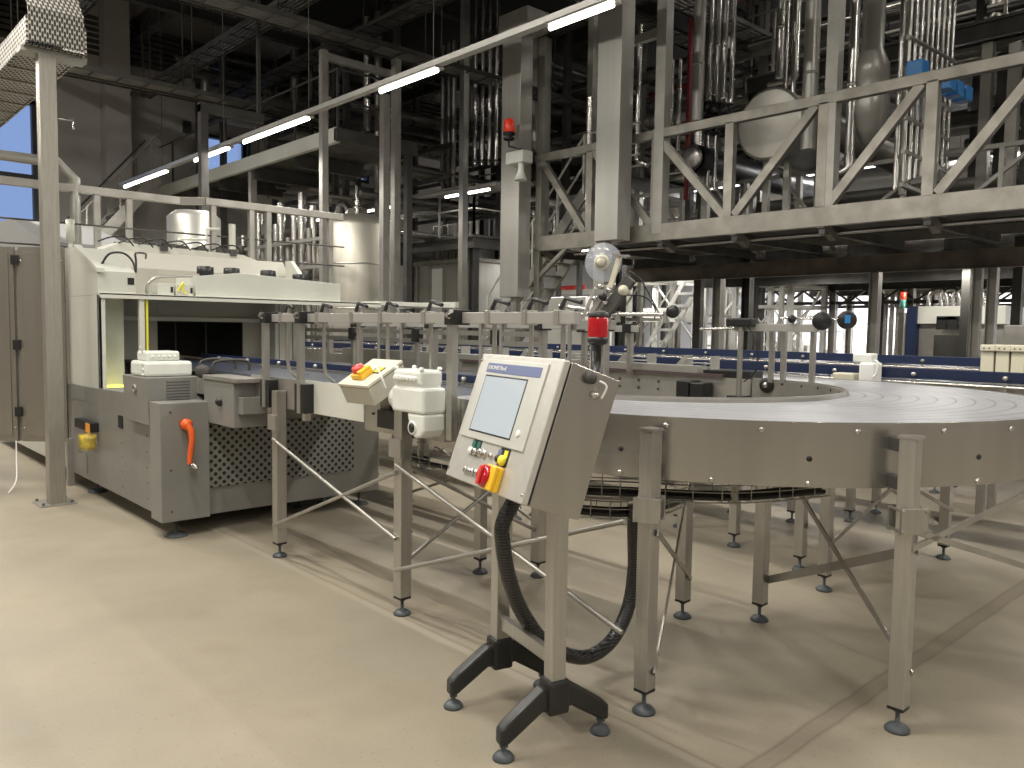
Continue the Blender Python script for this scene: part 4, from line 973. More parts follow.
# side frames near the bridge's left end
q = oX(640, 40, 10.6)
sf = thing('pipe_support', 'steel bracket frame holding a thin drain pipe beside the clad column', 'support frame', (10.6, q.y, 3.2))
MB().beam(oX(624, 45, 10.6), oX(662, 32, 10.6), .10, .14).build('bracket_arm', GALV, sf)
MB().tube(smooth_path([oX(640, 25, 10.6), oX(639, 90, 10.6), oX(637, 150, 10.6), oX(638, 160, 10.6), oX(648, 165, 10.6)], 5), .045, 8).build('drain_pipe', PIPE, sf)
# red beacon and horn on the clad column
bc = thing('warning_beacon', 'red warning beacon on a black bracket on the clad column', 'beacon', oX(511, 140, 9.1))
P = oX(509, 140, 9.1)
MB().lathe([(.09, 0), (.10, .03), (.05, .06), (.10, .08), (.10, .12), (0, .12)], P, n=16).build('beacon_base', BLACK, bc)
MB().lathe([(.09, .12), (.095, .15), (.09, .30), (.06, .34), (0, .35)], P, n=16).build('red_dome', REDL, bc)
MB().tube([P, P+V((0, 0, -.1)), oX(524, 150, 9.2)], .02, 6).build('bracket', BLACK, bc)
hn_ = thing('signal_horn', 'white signal horn hanging below the red beacon', 'horn', oX(521, 168, 9.15))
P = oX(521, 157, 9.15)
MB().box(P.x-.08, P.y-.12, P.z-.10, 9.31, P.y+.30, P.z+.10).build('horn_box', WHITEP, hn_, .02)
MB().lathe([(.05, 0), (.05, -.14), (.11, -.30), (.10, -.30), (0, -.16)], P+V((0, 0, -.08)), n=14).build('horn_bell', WHITEP, hn_)
# ---- pipework on the bridge
def pipe(label, pts, r, m=PIPE, grp=None, joints=(), name='vertical_pipe', cat='pipe'):
    t = MB().tube(pts, r, 14)
    for z in joints: t.lathe([(r, 0), (r*1.05, .0), (r*1.05, .05), (r, .05)], (pts[0][0], pts[0][1], z), n=14)
    return solo(name, t, m, label, cat, grp)
def vpipe(label, px, y0, y1, X, wpx, m=PIPE, grp=None, tail=None, nj=2):
    q1 = oX(px, y1, X); dist = (q1-CAM).dot(CF); r = wpx/2*dist/F
    q0 = oX(px, max(y0, 0), X); zt_ = 8.3 if y0 <= 0 else q0.z
    pts = [V((X, q1.y, zt_)), V((X, q1.y, q1.z))]
    if tail: pts = pts[:-1]+smooth_path([V((X, q1.y, q1.z+2.5*r)), V((X, q1.y, q1.z+.8*r)), V((X+tail[0]*2*r, q1.y+tail[1]*2*r, q1.z)), V((X+tail[0]*6*r, q1.y+tail[1]*6*r, q1.z))], 4)
    t = MB().tube(pts, r, 14)
    for k in range(nj):
        z = q1.z+(zt_-q1.z)*(k+.6)/(nj+.4); t.lathe([(r, 0), (r*1.04, 0), (r*1.04, .04), (r, .04)], (X, q1.y, z), n=14)
    return solo('vertical_pipe', t, m, label, 'pipe', grp)
vpipe('thick insulated vertical pipe ending behind the bridge rail, left of the valve cluster', 697, -1, 121, 10.9, 12, CLAD)
for i, (px, yb, wp) in enumerate(((709, 92, 5), (716, 95, 6), (723, 98, 6), (731, 104, 5))):
    vpipe('thin polished pipe coming down into the black valve cluster, %s from the left' % ['first', 'second', 'third', 'fourth'][i], px, -1, yb, 11.2, wp)
vpipe('thick polished pipe crossing the bridge rail right of the round vessel', 808, -1, 150, 10.9, 15, CLAD)
vpipe('slim pipe just right of the round vessel', 779, -1, 78, 11.3, 8)
vpipe('elbow pipe between the round vessel and the thick pipe', 794, -1, 80, 11.6, 9, tail=(0, 1, 0))
vpipe('polished pipe left of the bulged expansion vessel, with an elbow below the rail', 849, -1, 172, 10.8, 10, tail=(0, 1, 0))
vpipe('bright slim pipe right of the bulged expansion vessel', 895, -1, 190, 10.8, 5)
vpipe('second slim pipe right of the bulged expansion vessel', 901, -1, 195, 11.3, 6, GALV)
vpipe('slim drain pipe left of the dark red pipe behind the bridge', 671, 60, 125, 11.0, 4, tail=(0, 1, 0))
vpipe('slim vertical pipe just left of the dark red pipe', 678, 60, 150, 11.3, 4)
vpipe('dark red fire water pipe behind the bridge', 686, -1, 200, 12.0, 5, REDP)
vpipe('slim silver pipe behind the bridge between two truss posts', 588, 98, 205, 10.0, 6)
# bulged vessel
q = oX(872, 60, 11.0); rr = lambda wpx: wpx/2*(q-CAM).dot(CF)/F
zz = lambda y: oX(872, y, 11.0).z
solo('expansion_vessel', MB().lathe([(0, zz(147)), (rr(14), zz(143)), (rr(30), zz(128)), (rr(36), zz(112)), (rr(37), zz(98)), (rr(33), zz(94)), (rr(33), zz(80)), (rr(34.5), zz(79)), (rr(34), zz(66)), (rr(24), zz(54)), (rr(23.5), zz(52)), (rr(21.5), zz(51)), (rr(21.5), 8.4), (0, 8.4)], (q.x, q.y, 0), n=26), CLAD, 'bulged vertical expansion vessel on a wide pipe above the bridge', 'vessel')
# round vessel
q = oX(769, 124, 10.9); R_ = 35.5*(q-CAM).dot(CF)/F
rv = thing('round_vessel', 'horizontal vessel with a big round polished end plate behind the bridge rail', 'vessel', (11.6, q.y, q.z-R_))
MB().lathe([(0, -.035), (R_*.5, -.03), (R_*.93, -.018)], q, (1, 0, 0), 48).lathe([(R_*.93, -.018), (R_, .0)], q, (1, 0, 0), 48).lathe([(R_, .0), (R_, .10), (0, .10)], q, (1, 0, 0), 48, False).build('end_plate', mat('spun_steel', (.40, .385, .34), .38, .85, .06, 3), rv)
MB().lathe([(R_*.96, .1), (R_*.96, 1.6), (0, 1.7)], q, (1, 0, 0), 40).build('vessel_body', STEELD, rv)
for s in (.3, 1.3):
    for o in (-.35, .3): MB().box(q.x+s, q.y+R_*o, 3.07, q.x+s+.08, q.y+R_*o+.09, q.z-R_*.85).build('saddle_leg', GALV, rv)
m_ = MB()
for dx, dy in ((-.0, -.2), (.3, .1), (.3, -.35), (.7, .2)):
    m_.tube([(q.x+dx+.3, q.y+dy, q.z+R_*.7), (q.x+dx+.3, q.y+dy, 8)], .035, 8)
m_.build('riser_pipe', PIPE, rv)
# black insulated pipe with polished end
q = oX(691, 158, 10.9); R_ = 12.5*(q-CAM).dot(CF)/F
bp = thing('insulated_pipe', 'black insulated horizontal pipe with a polished disc end below the valve cluster', 'pipe', (12, q.y, q.z-R_))
MB().lathe([(0, -.05), (R_*.7, -.03), (R_, .0), (R_, .05), (0, .05)], q, (1, 0, 0), 30).build('end_disc', PIPE, bp)
MB().lathe([(R_*1.15, .05), (R_*1.15, 5), (0, 5)], q, (1, 0, 0), 26).build('insulation', BLACK, bp)
for k in range(3): MB().box(q.x+.4+1.4*k, q.y-.06, 3.07, q.x+.5+1.4*k, q.y+.06, q.z-R_).build('pipe_stand', GALV, bp)
MB().tube([(q.x+.2, q.y, q.z+R_), (q.x+.2, q.y, q.z+.55)], .09, 12).build('branch', PIPE, bp)
q = oX(826, 128, 11.5); r2 = .22
bq = thing('insulated_pipe', 'dark insulated horizontal pipe passing behind the bulged expansion vessel', 'pipe', (13, q.y, q.z-.2))
e2 = oX(912, 165, 12.8)
MB().tube([V((11.5, q.y+.6, q.z+.1)), V((11.6, q.y, q.z-.02)), e2], r2, 18).lathe([(r2, 0), (r2*.8, .1), (0, .16)], e2, (e2-q), 18).build('insulation', DARKPIPE, bq)
MB().box(12.0, e2.y+.9, 3.07, 12.1, e2.y+1.0, e2.z).build('pipe_stand', GALV, bq)
# valve cluster
q = oX(716, 108, 11.2)
vc = thing('valve_cluster', 'black cluster of valves where the thin pipes meet behind the bridge rail', 'valves', q+V((0, 0, -.5)))
for i, (dy, dz) in enumerate(((.28, .1), (.12, .0), (-.02, -.05), (-.2, -.1), (.2, -.25), (.02, -.3), (-.15, -.35))):
    v_ = MB().lathe([(.05, -.13), (.10, -.12), (.10, -.09), (.045, -.07), (.07, 0), (.045, .07), (.10, .09), (.10, .12), (.05, .13)], q+V((0, dy, dz)), n=12)
    v_.lathe([(.02, 0), (.02, .14), (.07, .15), (.07, .17), (0, .17)], q+V((0, dy, dz)), (-1, -.2, 0), 10)
    v_.build('valve', BLACK, vc)
for i, dy in enumerate((.28, .12, -.02, -.2)):
    MB().tube([q+V((0, dy, .2)), q+V((0, dy, -1.3))], .03, 8).build('connecting_pipe', PIPE, vc)
# manifold with blue actuators
q0, q1 = oX(908, 37, 10.6), oX(955, 63, 12.4)
mf = thing('pipe_manifold', 'row of thin vertical pipes on a sloping header with blue valve actuators', 'pipe manifold', (11.5, (q0.y+q1.y)/2, 3.1))
MB().tube([q0, q1], .035, 8).build('header_pipe', DARKPIPE, mf)
for i in range(9):
    t_ = (i+.3)/9; p_ = q0.lerp(q1, t_)
    MB().tube([V((p_.x, p_.y, 8.3)), V((p_.x, p_.y, 3.5+.05*i))], .026, 8).build('riser_pipe', PIPE if i % 3 else STEEL, mf)
    MB().lathe([(.03, 0), (.055, .01), (.055, .05), (.03, .06)], (p_.x, p_.y, p_.z-.35-.1*(i % 2)), n=10).build('valve_body', PIPE, mf)
for px, py, X, s in ((916, 70, 10.5, .12), (944, 84, 10.6, .11), (952, 90, 10.9, .11), (961, 95, 11.2, .11)):
    p_ = oX(px, py, X); MB().box(p_.x-s*.9, p_.y-s, p_.z-s*.8, p_.x+s*.9, p_.y+s*.7, p_.z+s*.8).build('blue_actuator', BLUEB, mf, .015)
m_ = MB()
for k in range(4):
    z = 3.45+.42*k; m_.beam((10.6, q0.y, z), (12.3, q1.y, z), .05)
m_.build('mounting_frame', GALV, mf)
# railing and plant seen behind the bridge
for i, (px, X) in enumerate(((690, 13.5), (760, 14.5), (905, 13.2), (983, 13.0), (999, 14.0), (1010, 12.8), (566, 13.0), (640, 14.2))):
    q = oX(px, 160, X); m = GALV if i % 2 else DARKST
    lab = ['slim post behind the valve cluster', 'slim post under the round vessel', 'post behind the slim pipes right of the expansion vessel', 'dark tall post near the right edge above the bridge', 'second dark tall post near the right edge above the bridge', 'tall post at the right edge above the bridge', 'dark post seen through the first bridge panel', 'post seen between clad column and slim drain pipe'][i]
    solo('platform_post', MB().box(q.x-.07, q.y-.07, 3.04, q.x+.07, q.y+.07, oX(px, 45, X).z if i in (3, 4, 5) else 8), m, lab, 'post')
# ============================================================ MEZZANINE, STAIRS (back left)
mz = thing('mezzanine', 'pale edged mezzanine walkway with thin railings along the back left', 'mezzanine', (7.5, 17, 4.7))
MB().beam((7.5, 12.8, 4.95), (7.5, 21.7, 4.95), .1, .26).build('edge_beam', MSHEET, mz)
MB().beam((7.45, 12.8, 4.95), (9.2, 12.8, 4.95), .1, .22).build('edge_beam', DARKST, mz)
MB().box(7.5, 12.85, 4.9, 9.1, 21.7, 4.96).build('deck', DARKST, mz)
for y in (14.5, 16.3, 18.1, 19.9): MB().ubeam((7.55, y, 4.75), (9.1, y, 4.75), .12, .26).build('joist', DARKST, mz)
m_ = MB()
for z in (5.55, 6.1): m_.tube([(7.5, 12.8, z), (7.5, 21.7, z)], .022, 5).tube([(7.5, 12.8, z), (9.1, 12.8, z)], .022, 5)
m_.build('hand_rail', DARKST, mz)
for y in (12.8, 14.4, 16.0, 17.6, 19.2, 20.8): MB().box(7.48, y-.02, 5.0, 7.52, y+.02, 6.12).build('rail_post', DARKST, mz)
for px in (252, 205): 
    q = oX(px, 200, 7.6); MB().box(7.55, q.y-.065, 0, 7.68, q.y+.065, 4.8).build('support_leg', GALV, mz)
MB().box(9.0, 12.8, 0, 9.12, 12.92, 4.85).build('support_leg', DARKST, mz)
stx = 4.9
s0, s1 = oY(84, 246, 21.0), oY(131, 197, 21.0)
st = thing('staircase', 'steel staircase with handrails climbing at the back left wall', 'staircase', (s0.x, 20.6, 0))
sl = (s1.z-s0.z)/(s1.x-s0.x); xa = s0.x-s0.z/sl
for y in (20.1, 21.0): MB().beam((xa, y, 0), (s1.x+.35, y, s1.z+.35*sl), .05, .26).build('stringer', GALV, st)
n_ = 22
for k in range(1, n_): 
    x = xa+(s1.x+.3-xa)*k/n_; MB().box(x-.13, 20.1, (x-xa)*sl-.02, x+.13, 21.0, (x-xa)*sl+.02).build('tread', STEELD, st)
for y in (20.1, 21.0):
    MB().tube([(xa+.4, y, .4*sl+1.0), (s1.x+.35, y, s1.z+.35*sl+1.0)], .025, 6).build('hand_rail', GALV if y < 20.5 else DARKST, st)
    for k in range(6): x = xa+.5+(s1.x-xa-.3)*k/5; MB().box(x-.02, y-.02, (x-xa)*sl, x+.02, y+.02, (x-xa)*sl+1.0).build('baluster', GALV, st)
a, b = oY(199, 107, 14), oY(252, 120, 14)
solo('dark_portal', MB().box(a.x, 13.93, 0, a.x+.13, 14.07, a.z+.05).beam((a.x, 14, a.z), (b.x+.2, 14, a.z), .14, .16).box(b.x+.1, 13.97, a.z, b.x+.16, 14.03, ZC-.02), DARKST, 'dark steel goal-shaped portal in front of the mezzanine', 'frame')
q = oY(118, 230, 20.0)
solo('wall_cabinet', MB().box(q.x-.1, 21.2, 0, q.x+2.6, 21.8, 2.9), MLIGHT, 'pale enclosure standing at the back wall under the stairs', 'cabinet')
# big pale round vessel behind the machine at the left
q = oY(194, 230, 13.5)
zt3 = oY(194, 212, 13.5).z
solo('round_tower', MB().lathe([(.42, 0), (.42, zt3-.1), (.3, zt3), (0, zt3)], (q.x, 13.5, 0), n=28), CLAD, 'tall pale cylinder behind the cable rail, left of the steel tank', 'vessel')
# ============================================================ STEEL TANK
qt, qr = oX(335, 224, 9.0), oX(382, 224, 9.0); r = (qt-qr).length/2*.80; ty = (qt.y+qr.y)/2
tk = thing('steel_tank', 'upright brushed steel tank with a domed top and fittings', 'tank', (9.0, ty, 0))
zt_ = 3.72
MB().lathe([(r*.2, .5), (r*.9, .7), (r, .85), (r, zt_-.12), (r*.93, zt_), (r*.5, zt_+.13), (r*.28, zt_+.16), (r*.28, zt_+.26), (0, zt_+.27)], (9, ty, 0), n=40).build('tank_shell', mat('tank_steel', (.60, .575, .49), .42, .7, .07, 1.5, (6, 6, .6)), tk)
for z in (1.9, 2.8): MB().lathe([(r, z), (r*1.006, z+.005), (r*1.006, z+.03), (r, z+.035)], (9, ty, 0), n=40).build('weld_band', STEEL, tk)
for a in range(3): MB().cyl((9+.7*r*math.cos(a*2.1), ty+.7*r*math.sin(a*2.1), 0), (9+.7*r*math.cos(a*2.1), ty+.7*r*math.sin(a*2.1), .8), .05, 10).build('leg', STEELD, tk)
for dx, dy, h in ((.2, .25, .5), (-.2, -.3, .45), (.0, .05, .75)):
    MB().tube([(9+dx*r, ty+dy*r, zt_), (9+dx*r, ty+dy*r, zt_+h)], .035, 8).lathe([(.09, 0), (.09, .05), (0, .05)], (9+dx*r, ty+dy*r, zt_+h*.55), n=12).build('nozzle', PIPE, tk)
MB().tube(smooth_path([V((9, ty+.5*r, zt_)), V((9, ty+.55*r, zt_+.35)), V((9, ty+.95*r, zt_+.42)), V((9, ty+1.2*r, zt_+.1))]), .07, 10).build('elbow_pipe', PIPE, tk)
# clad process cabin with railing, right of the tank
a, b = oX(418, 266, 11.5), oX(474, 266, 11.5)
pc = thing('process_cabin', 'steel clad process cabin with a railing on top behind the guard rails', 'cabin', (12, (a.y+b.y)/2, 0))
MB().box(11.5, b.y-.0, .6, 13, a.y, a.z).build('cabin_body', CLAD, pc, .01)
for k in range(5): y = b.y+(a.y-b.y)*k/4; MB().box(11.46, y-.04, 0, 11.56, y+.04, a.z+.02).build('corner_post', GALV, pc)
MB().box(11.42, b.y-.1, a.z, 13, a.y+.1, a.z+.08).build('roof_edge', GALV, pc)
MB().box(11.495, b.y+.5*(a.y-b.y), .7, 11.5, b.y+.74*(a.y-b.y), a.z-.1).build('white_door', WHITEPL, pc)
m_ = MB()
for z in (.45, .9): m_.tube([(11.6, b.y, a.z+z), (11.6, a.y-.5, a.z+z)], .02, 5)
for k in range(7): y = b.y+(a.y-.5-b.y)*k/6; m_.box(11.58, y-.02, a.z, 11.62, y+.02, a.z+.92)
m_.build('roof_railing', GALV, pc)
MB().box(11.8, b.y+.5, a.z+.08, 12.6, a.y-.6, a.z+.42).build('roof_box', MLIGHT, pc)
# low frame in front of it
a, b = oX(398, 306, 8.0), oX(457, 306, 8.0)
lf = thing('low_frame', 'pale low portal frame standing between the tank and the clad column', 'frame', (8, (a.y+b.y)/2, 0))
MB().beam((8, b.y, a.z), (8, a.y, a.z), .07, .09).build('top_beam', MSHEET, lf)
for y in (b.y+.05, (a.y+b.y)/2, a.y-.05): MB().box(7.97, y-.04, 0, 8.04, y+.04, a.z-.04).build('leg', GALV, lf)
# pipe rack between machine and tank
pr_ = thing('pipe_rack', 'rack of upright polished pipes with cross bars behind the light box', 'pipe rack', (8.0, 13, 0))
for i, px in enumerate((236, 243, 259, 263, 276, 281, 288, 294, 302, 309, 313, 318, 322)):
    X = 8.2+.12*(i % 3); q = oX(px, 240, X)
    MB().tube([(X, q.y, 0), (X, q.y, 3.2+(i*37 % 11)*.12)], .05+.02*(i % 3), 10).build('upright_pipe', PIPE if i % 3 else GALV, pr_)
a, b = oX(236, 240, 8.15), oX(325, 240, 8.15)
for z in (2.1, 2.75, 3.3): MB().beam((8.1, b.y, z), (8.1, a.y, z), .06, .07).build('cross_bar', GALV, pr_)
for i in range(7): 
    q = oX(242+i*13, 250+(i*29 % 30), 8.05); MB().lathe([(.05, -.1), (.11, -.08), (.05, 0), (.11, .08), (.05, .1)], q, n=10).build('valve', DARKST, pr_)
# bundle of pipes left of the clad column
for i, px in enumerate((443, 449, 454, 467)):
    q = oX(px, 120, 11.5); zt2 = 8
    t = MB().tube([V((11.5, q.y, 8))]+smooth_path([V((11.5, q.y, 5.2)), V((11.5, q.y, 4.9)), V((11.5, q.y-.15, 4.7-.05*i)), V((11.5, q.y-.5, 4.66-.05*i))], 4)+[V((11.5, q.y-2.2, 4.66-.05*i))], .055, 9)
    solo('bent_pipe', t, DARKPIPE if i % 2 else STEELD, 'dull pipe dropping from the roof and bending right above the process cabin', 'pipe', 'bent pipes above the process cabin')
for i, px in enumerate((475, 482, 489, 496)):
    q = oX(px, 160, 10.8)
    solo('hanging_pipe', MB().tube([(10.8, q.y, ZC), (10.8, q.y, oX(px, 165, 10.8).z)], .04, 8).lathe([(.055, 0), (.055, .06), (0, .06)], (10.8, q.y, q.z-.06), n=8), PIPE, 'thin pipe hanging from the roof beside the beacon column, %s from the left' % ['first', 'second', 'third', 'last'][i], 'pipe')
# ---- dark racks of pipes and beams filling the back of the hall
random.seed(11)
def rack(label, x0, x1, y0, y1, z0, z1, n, along, mats, rs=(.04, .06, .09, .13)):
    """support frame with a stack of pipes running along x or y"""
    t = thing('overhead_pipe_rack', label, 'pipe rack', ((x0+x1)/2, (y0+y1)/2, z0))
    ends = [(x0, y0), (x0, y1), (x1, y0), (x1, y1)]
    for x, y in ends: MB().box(x-.06, y-.06, 0, x+.06, y+.06, 8.2).build('upright', DARKST, t)
    for k in range(4):
        z = z0+(z1-z0)*k/3
        if along: 
            for y in (y0, (y0+y1)/2, y1): MB().beam((x0, y, z), (x1, y, z), .07, .09).build('cross_bar', DARKST, t)
        else:
            for x in (x0, (x0+x1)/2, x1): MB().beam((x, y0, z), (x, y1, z), .07, .09).build('cross_bar', DARKST, t)
    for i in range(n):
        r = random.choice(rs); z = z0+(z1-z0)*random.randrange(4)/3+r+.05
        if along:
            x = random.uniform(x0+.1, x1-.1); p = [(x, y0-random.uniform(.2, 1.2), z), (x, y1+random.uniform(.2, 1.2), z)]
            if random.random() < .3: p = smooth_path([V(p[0]), V((x, y1-.3, z)), V((x, y1, z+.05)), V((x, y1+.05, z+.35)), V((x, y1+.05, 8.2))], 4)
        else:
            y = random.uniform(y0+.1, y1-.1); p = [(x0-random.uniform(.2, 1.2), y, z), (x1+random.uniform(.2, 1.2), y, z)]
            if random.random() < .3: p = smooth_path([V(p[1]), V((x0+.3, y, z)), V((x0, y, z+.05)), V((x0-.05, y, z+.35)), V((x0-.05, y, 8.2))], 4)
        MB().tube(p, r, 8).build('pipe', mats[i % len(mats)], t)
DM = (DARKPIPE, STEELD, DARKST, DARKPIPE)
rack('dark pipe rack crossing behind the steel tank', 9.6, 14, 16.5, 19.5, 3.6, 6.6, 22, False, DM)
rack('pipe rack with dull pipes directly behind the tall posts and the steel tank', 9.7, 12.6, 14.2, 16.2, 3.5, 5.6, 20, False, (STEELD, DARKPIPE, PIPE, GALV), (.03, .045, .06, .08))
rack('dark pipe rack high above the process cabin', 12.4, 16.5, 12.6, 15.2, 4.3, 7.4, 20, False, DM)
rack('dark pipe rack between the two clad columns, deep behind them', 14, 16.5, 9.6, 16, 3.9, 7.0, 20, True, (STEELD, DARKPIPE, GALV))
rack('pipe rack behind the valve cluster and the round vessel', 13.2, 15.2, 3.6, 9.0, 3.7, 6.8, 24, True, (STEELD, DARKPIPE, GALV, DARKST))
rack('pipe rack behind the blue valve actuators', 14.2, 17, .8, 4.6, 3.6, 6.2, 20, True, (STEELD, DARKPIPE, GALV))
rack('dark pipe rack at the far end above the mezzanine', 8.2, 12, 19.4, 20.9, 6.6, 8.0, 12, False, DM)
# raised service floors in the back with posts and railings
def service_floor(x0, y0, x1, y1, z, label):
    t = thing('service_floor', label, 'platform', ((x0+x1)/2, (y0+y1)/2, z))
    MB().box(x0, y0, z-.05, x1, y1, z).build('deck', DARKST, t)
    m = MB().ubeam((x0, y0, z-.17), (x1, y0, z-.17), .1, .24).ubeam((x0, y1, z-.17), (x1, y1, z-.17), .1, .24).ubeam((x0, y0, z-.17), (x0, y1, z-.17), .1, .24)
    m.build('edge_beam', DARKST, t)
    n = MB()
    for zz_ in (.55, 1.05): n.tube([(x0, y1, z+zz_), (x0, y0, z+zz_), (x1, y0, z+zz_)], .022, 5)
    k = x0
    while k < x1: n.box(k-.02, y0-.02, z, k+.02, y0+.02, z+1.05); k += 1.2
    k = y0
    while k < y1: n.box(x0-.02, k-.02, z, x0+.02, k+.02, z+1.05); k += 1.2
    n.build('railing', STEELD, t)
    for x in (x0+.1, x1-.1):
        for y in (y0+.1, y1-.1): MB().ubeam((x, y, 0), (x, y, z-.2), .16, .16, .012, (0, 1, 0)).build('post', DARKST, t)
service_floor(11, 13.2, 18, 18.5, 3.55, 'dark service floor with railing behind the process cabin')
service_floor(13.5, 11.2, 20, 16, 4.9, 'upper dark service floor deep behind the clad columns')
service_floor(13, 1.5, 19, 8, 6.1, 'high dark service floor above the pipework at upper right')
# red pipes high on the right
for i, (a, b) in enumerate((((690, 15), (800, 72)), ((650, 95), (700, 118)))):
    p_, q_ = oX(*a, 15), oY(*b, 9); p_ = oX(*a, 14.5); q_ = oX(*b, 14.5)
    solo('sprinkler_pipe', MB().tube([p_, V((14.5, q_.y, p_.z))], .06, 8), REDP, 'dark red sprinkler pipe high behind the bridge, %s one' % ('upper' if i == 0 else 'lower'), 'pipe')
# end stairs beside the bridge
q0, q1 = oX(524, 262, 10.6), oX(592, 172, 10.6)
es = thing('access_stairs', 'steel access stairs with railings seen behind the left end of the bridge', 'staircase', (10.8, q0.y, 1))
for X in (10.4, 11.1):
    a, b = V((X, q0.y+.8, 1.2)), V((X, q1.y, 3.9))
    MB().beam(a, b, .05, .2).build('stringer', GALV, es)
    for h in (.5, 1.0): MB().tube([a+V((0, 0, h)), b+V((0, 0, h)), b+V((0, -1.2, h))], .02, 5).build('hand_rail', MSHEET, es)
    for k in range(5): p_ = a.lerp(b, k/4); MB().box(X-.02, p_.y-.02, p_.z, X+.02, p_.y+.02, p_.z+1.0).build('baluster', MSHEET, es)
for k in range(1, 12): p_ = V((10.4, q0.y+.8, 1.2)).lerp(V((10.4, q1.y, 3.9)), k/12); MB().box(10.42, p_.y-.1, p_.z-.01, 11.08, p_.y+.1, p_.z+.02).build('tread', STEELD, es)
for X in (10.4, 11.1): MB().box(X-.04, q0.y+.72, 0, X+.04, q0.y+.82, 1.2).build('leg', GALV, es)
# ============================================================ BACKGROUND CONVEYORS
def bg_conveyor(label, x0, x1, y0, y1, z, blue=None, belt=BELTB, rail=False, zb=None):
    t = thing('background_conveyor', label, 'conveyor', ((x0+x1)/2, (y0+y1)/2, 0))
    MB().box(x0+.02, y0, z-.03, x1-.02, y1, z).build('belt', belt, t)
    for x in (x0, x1-.02): MB().box(x, y0, z-.2, x+.02, y1, z-.005).build('side_plate', STEEL, t)
    if blue is not None:
        b0, b1 = blue
        for x in (x0-.05,): MB().box(x, y0, b0, x+.02, y1, b1).build('blue_guide', BLUE, t, .004)
        for x in (x0-.065,):
            MB().tube([(x, y0, b0-.03), (x, y1, b0-.03)], .012, 6).build('support_rod', PIPE, t)
        y = y0+.35
        while y < y1:
            MB().box(x0-.075, y-.012, z-.08, x0-.05, y+.012, b0+.0).lathe([(.016, 0), (.016, .02), (0, .02)], (x0-.05, y, (b0+b1)/2-.005), (-1, 0, 0), 8).build('guide_bracket', GUSSET, t)
            y += .62
    y = y0+.3
    while y < y1:
        for x in (x0+.05, x1-.05): leg(x, y, z-.2, t, .06)
        MB().beam((x0+.05, y, .5), (x1-.05, y, .5), .03, .03).build('cross_tie', STEELD, t)
        y += 2.4
    if rail:
        for h in (.28, .36): MB().box(x0-.02, y0, z+h-.02, x0+.01, y1, z+h+.02).build('guard_rail', STEEL, t)
        y = y0+.5
        while y < y1:
            MB().box(x0-.03, y-.02, z-.1, x0+.01, y+.02, z+.40).build('rail_post', STEEL, t)
            MB().box(x0-.05, y-.04, z+.27, x0+.03, y+.04, z+.39).build('clamp', BLACK, t, .004)
            y += 1.1
    return t
bg_conveyor('long conveyor with dark blue side guides right behind the curved conveyor', 6.45, 7.05, .2, 14, 1.20, (1.215, 1.295))
bg_conveyor('second long conveyor with dark blue side guides, behind the first blue one', 8.30, 8.9, .2, 15, 1.24, (1.262, 1.345))
bg_conveyor('third conveyor with steel side plates under the steel bridge', 9.95, 10.3, 1.0, 10.3, 1.08, None, BELTB, False)
bg_conveyor('fourth conveyor under the platform with upright rail posts', 12.9, 13.5, 2.0, 12.5, 1.12, (1.14, 1.22), BELTB, False)
bg_conveyor('narrow conveyor with black belt and rails two lanes behind the straight conveyor', 4.35, 4.65, 4.4, 12, 1.15, None, BELTB, True)
bg_conveyor('narrow dark blue lane directly behind the straight conveyor', 3.2, 3.52, 3.5, 8.05, 1.21, (1.215, 1.26), BELTB)
for i, y in enumerate((7.1, 8.4, 9.6, 5.9)):
    mt = thing('drive_motor', 'small dark blue drive motor hanging on a conveyor side, %s from the right' % ['second', 'third', 'last', 'first'][i], 'motor', (6.2, y, 1.05))
    MB().lathe([(0, 0), (.06, 0), (.075, .03), (.075, .2), (.05, .22), (0, .22)], (6.2, y, 1.10), (-.4, -.9, 0), 16).build('motor_body', BLUE, mt)
    MB().box(6.25, y-.05, 1.04, 6.45, y+.09, 1.17).build('gearbox', STEELD, mt)
# bins and boxes at the right
q0, q1 = oX(977, 375, 7.6), oX(1024, 375, 7.6)
for i in range(5):
    y1_ = q0.y-.115*i-.02; t = thing('white_bin', 'cream plastic fin of the upright container row at right edge, %s from the left' % ['first', 'second', 'third', 'fourth', 'fifth'][i], 'plastic container', (7.7, y1_, 1.2))
    MB().box(7.6, y1_-.10, 1.19, 7.95, y1_, 1.42).build('container_body', CREAM, t, .006)
    MB().box(7.575, y1_-.114, 1.42, 7.97, y1_+.001, 1.475).build('container_rim', CREAM, t, .008)
    for d in (.03, .07): MB().lathe([(.006, 0), (.006, .004), (0, .004)], (7.575, y1_-d, 1.445), (-1, 0, 0), 8).build('rivet', BLACK, t)
solo('bin_stand', MB().box(7.55, q0.y-.8, 1.1, 8.0, q0.y+.02, 1.185).box(7.6, q0.y-.7, 0, 7.66, q0.y-.64, 1.1).box(7.6, q0.y-.1, 0, 7.66, q0.y-.04, 1.1).box(7.9, q0.y-.7, 0, 7.96, q0.y-.64, 1.1).box(7.9, q0.y-.1, 0, 7.96, q0.y-.04, 1.1), STEELD, 'steel stand under the cream container row', 'stand')
q0 = oX(1003, 340, 10.0)
solo('grey_cabinet', MB().box(10.0, q0.y-1.2, 1.2, 10.9, q0.y, oX(1003, 325, 10).z).box(10.05, q0.y-1.1, 0, 10.15, q0.y-1.0, 1.2).box(10.05, q0.y-.2, 0, 10.15, q0.y-.1, 1.2).box(10.75, q0.y-1.1, 0, 10.85, q0.y-1.0, 1.2).box(10.75, q0.y-.2, 0, 10.85, q0.y-.1, 1.2), STEELD, 'grey metal box on legs behind the cream container row', 'box', bev=.01)
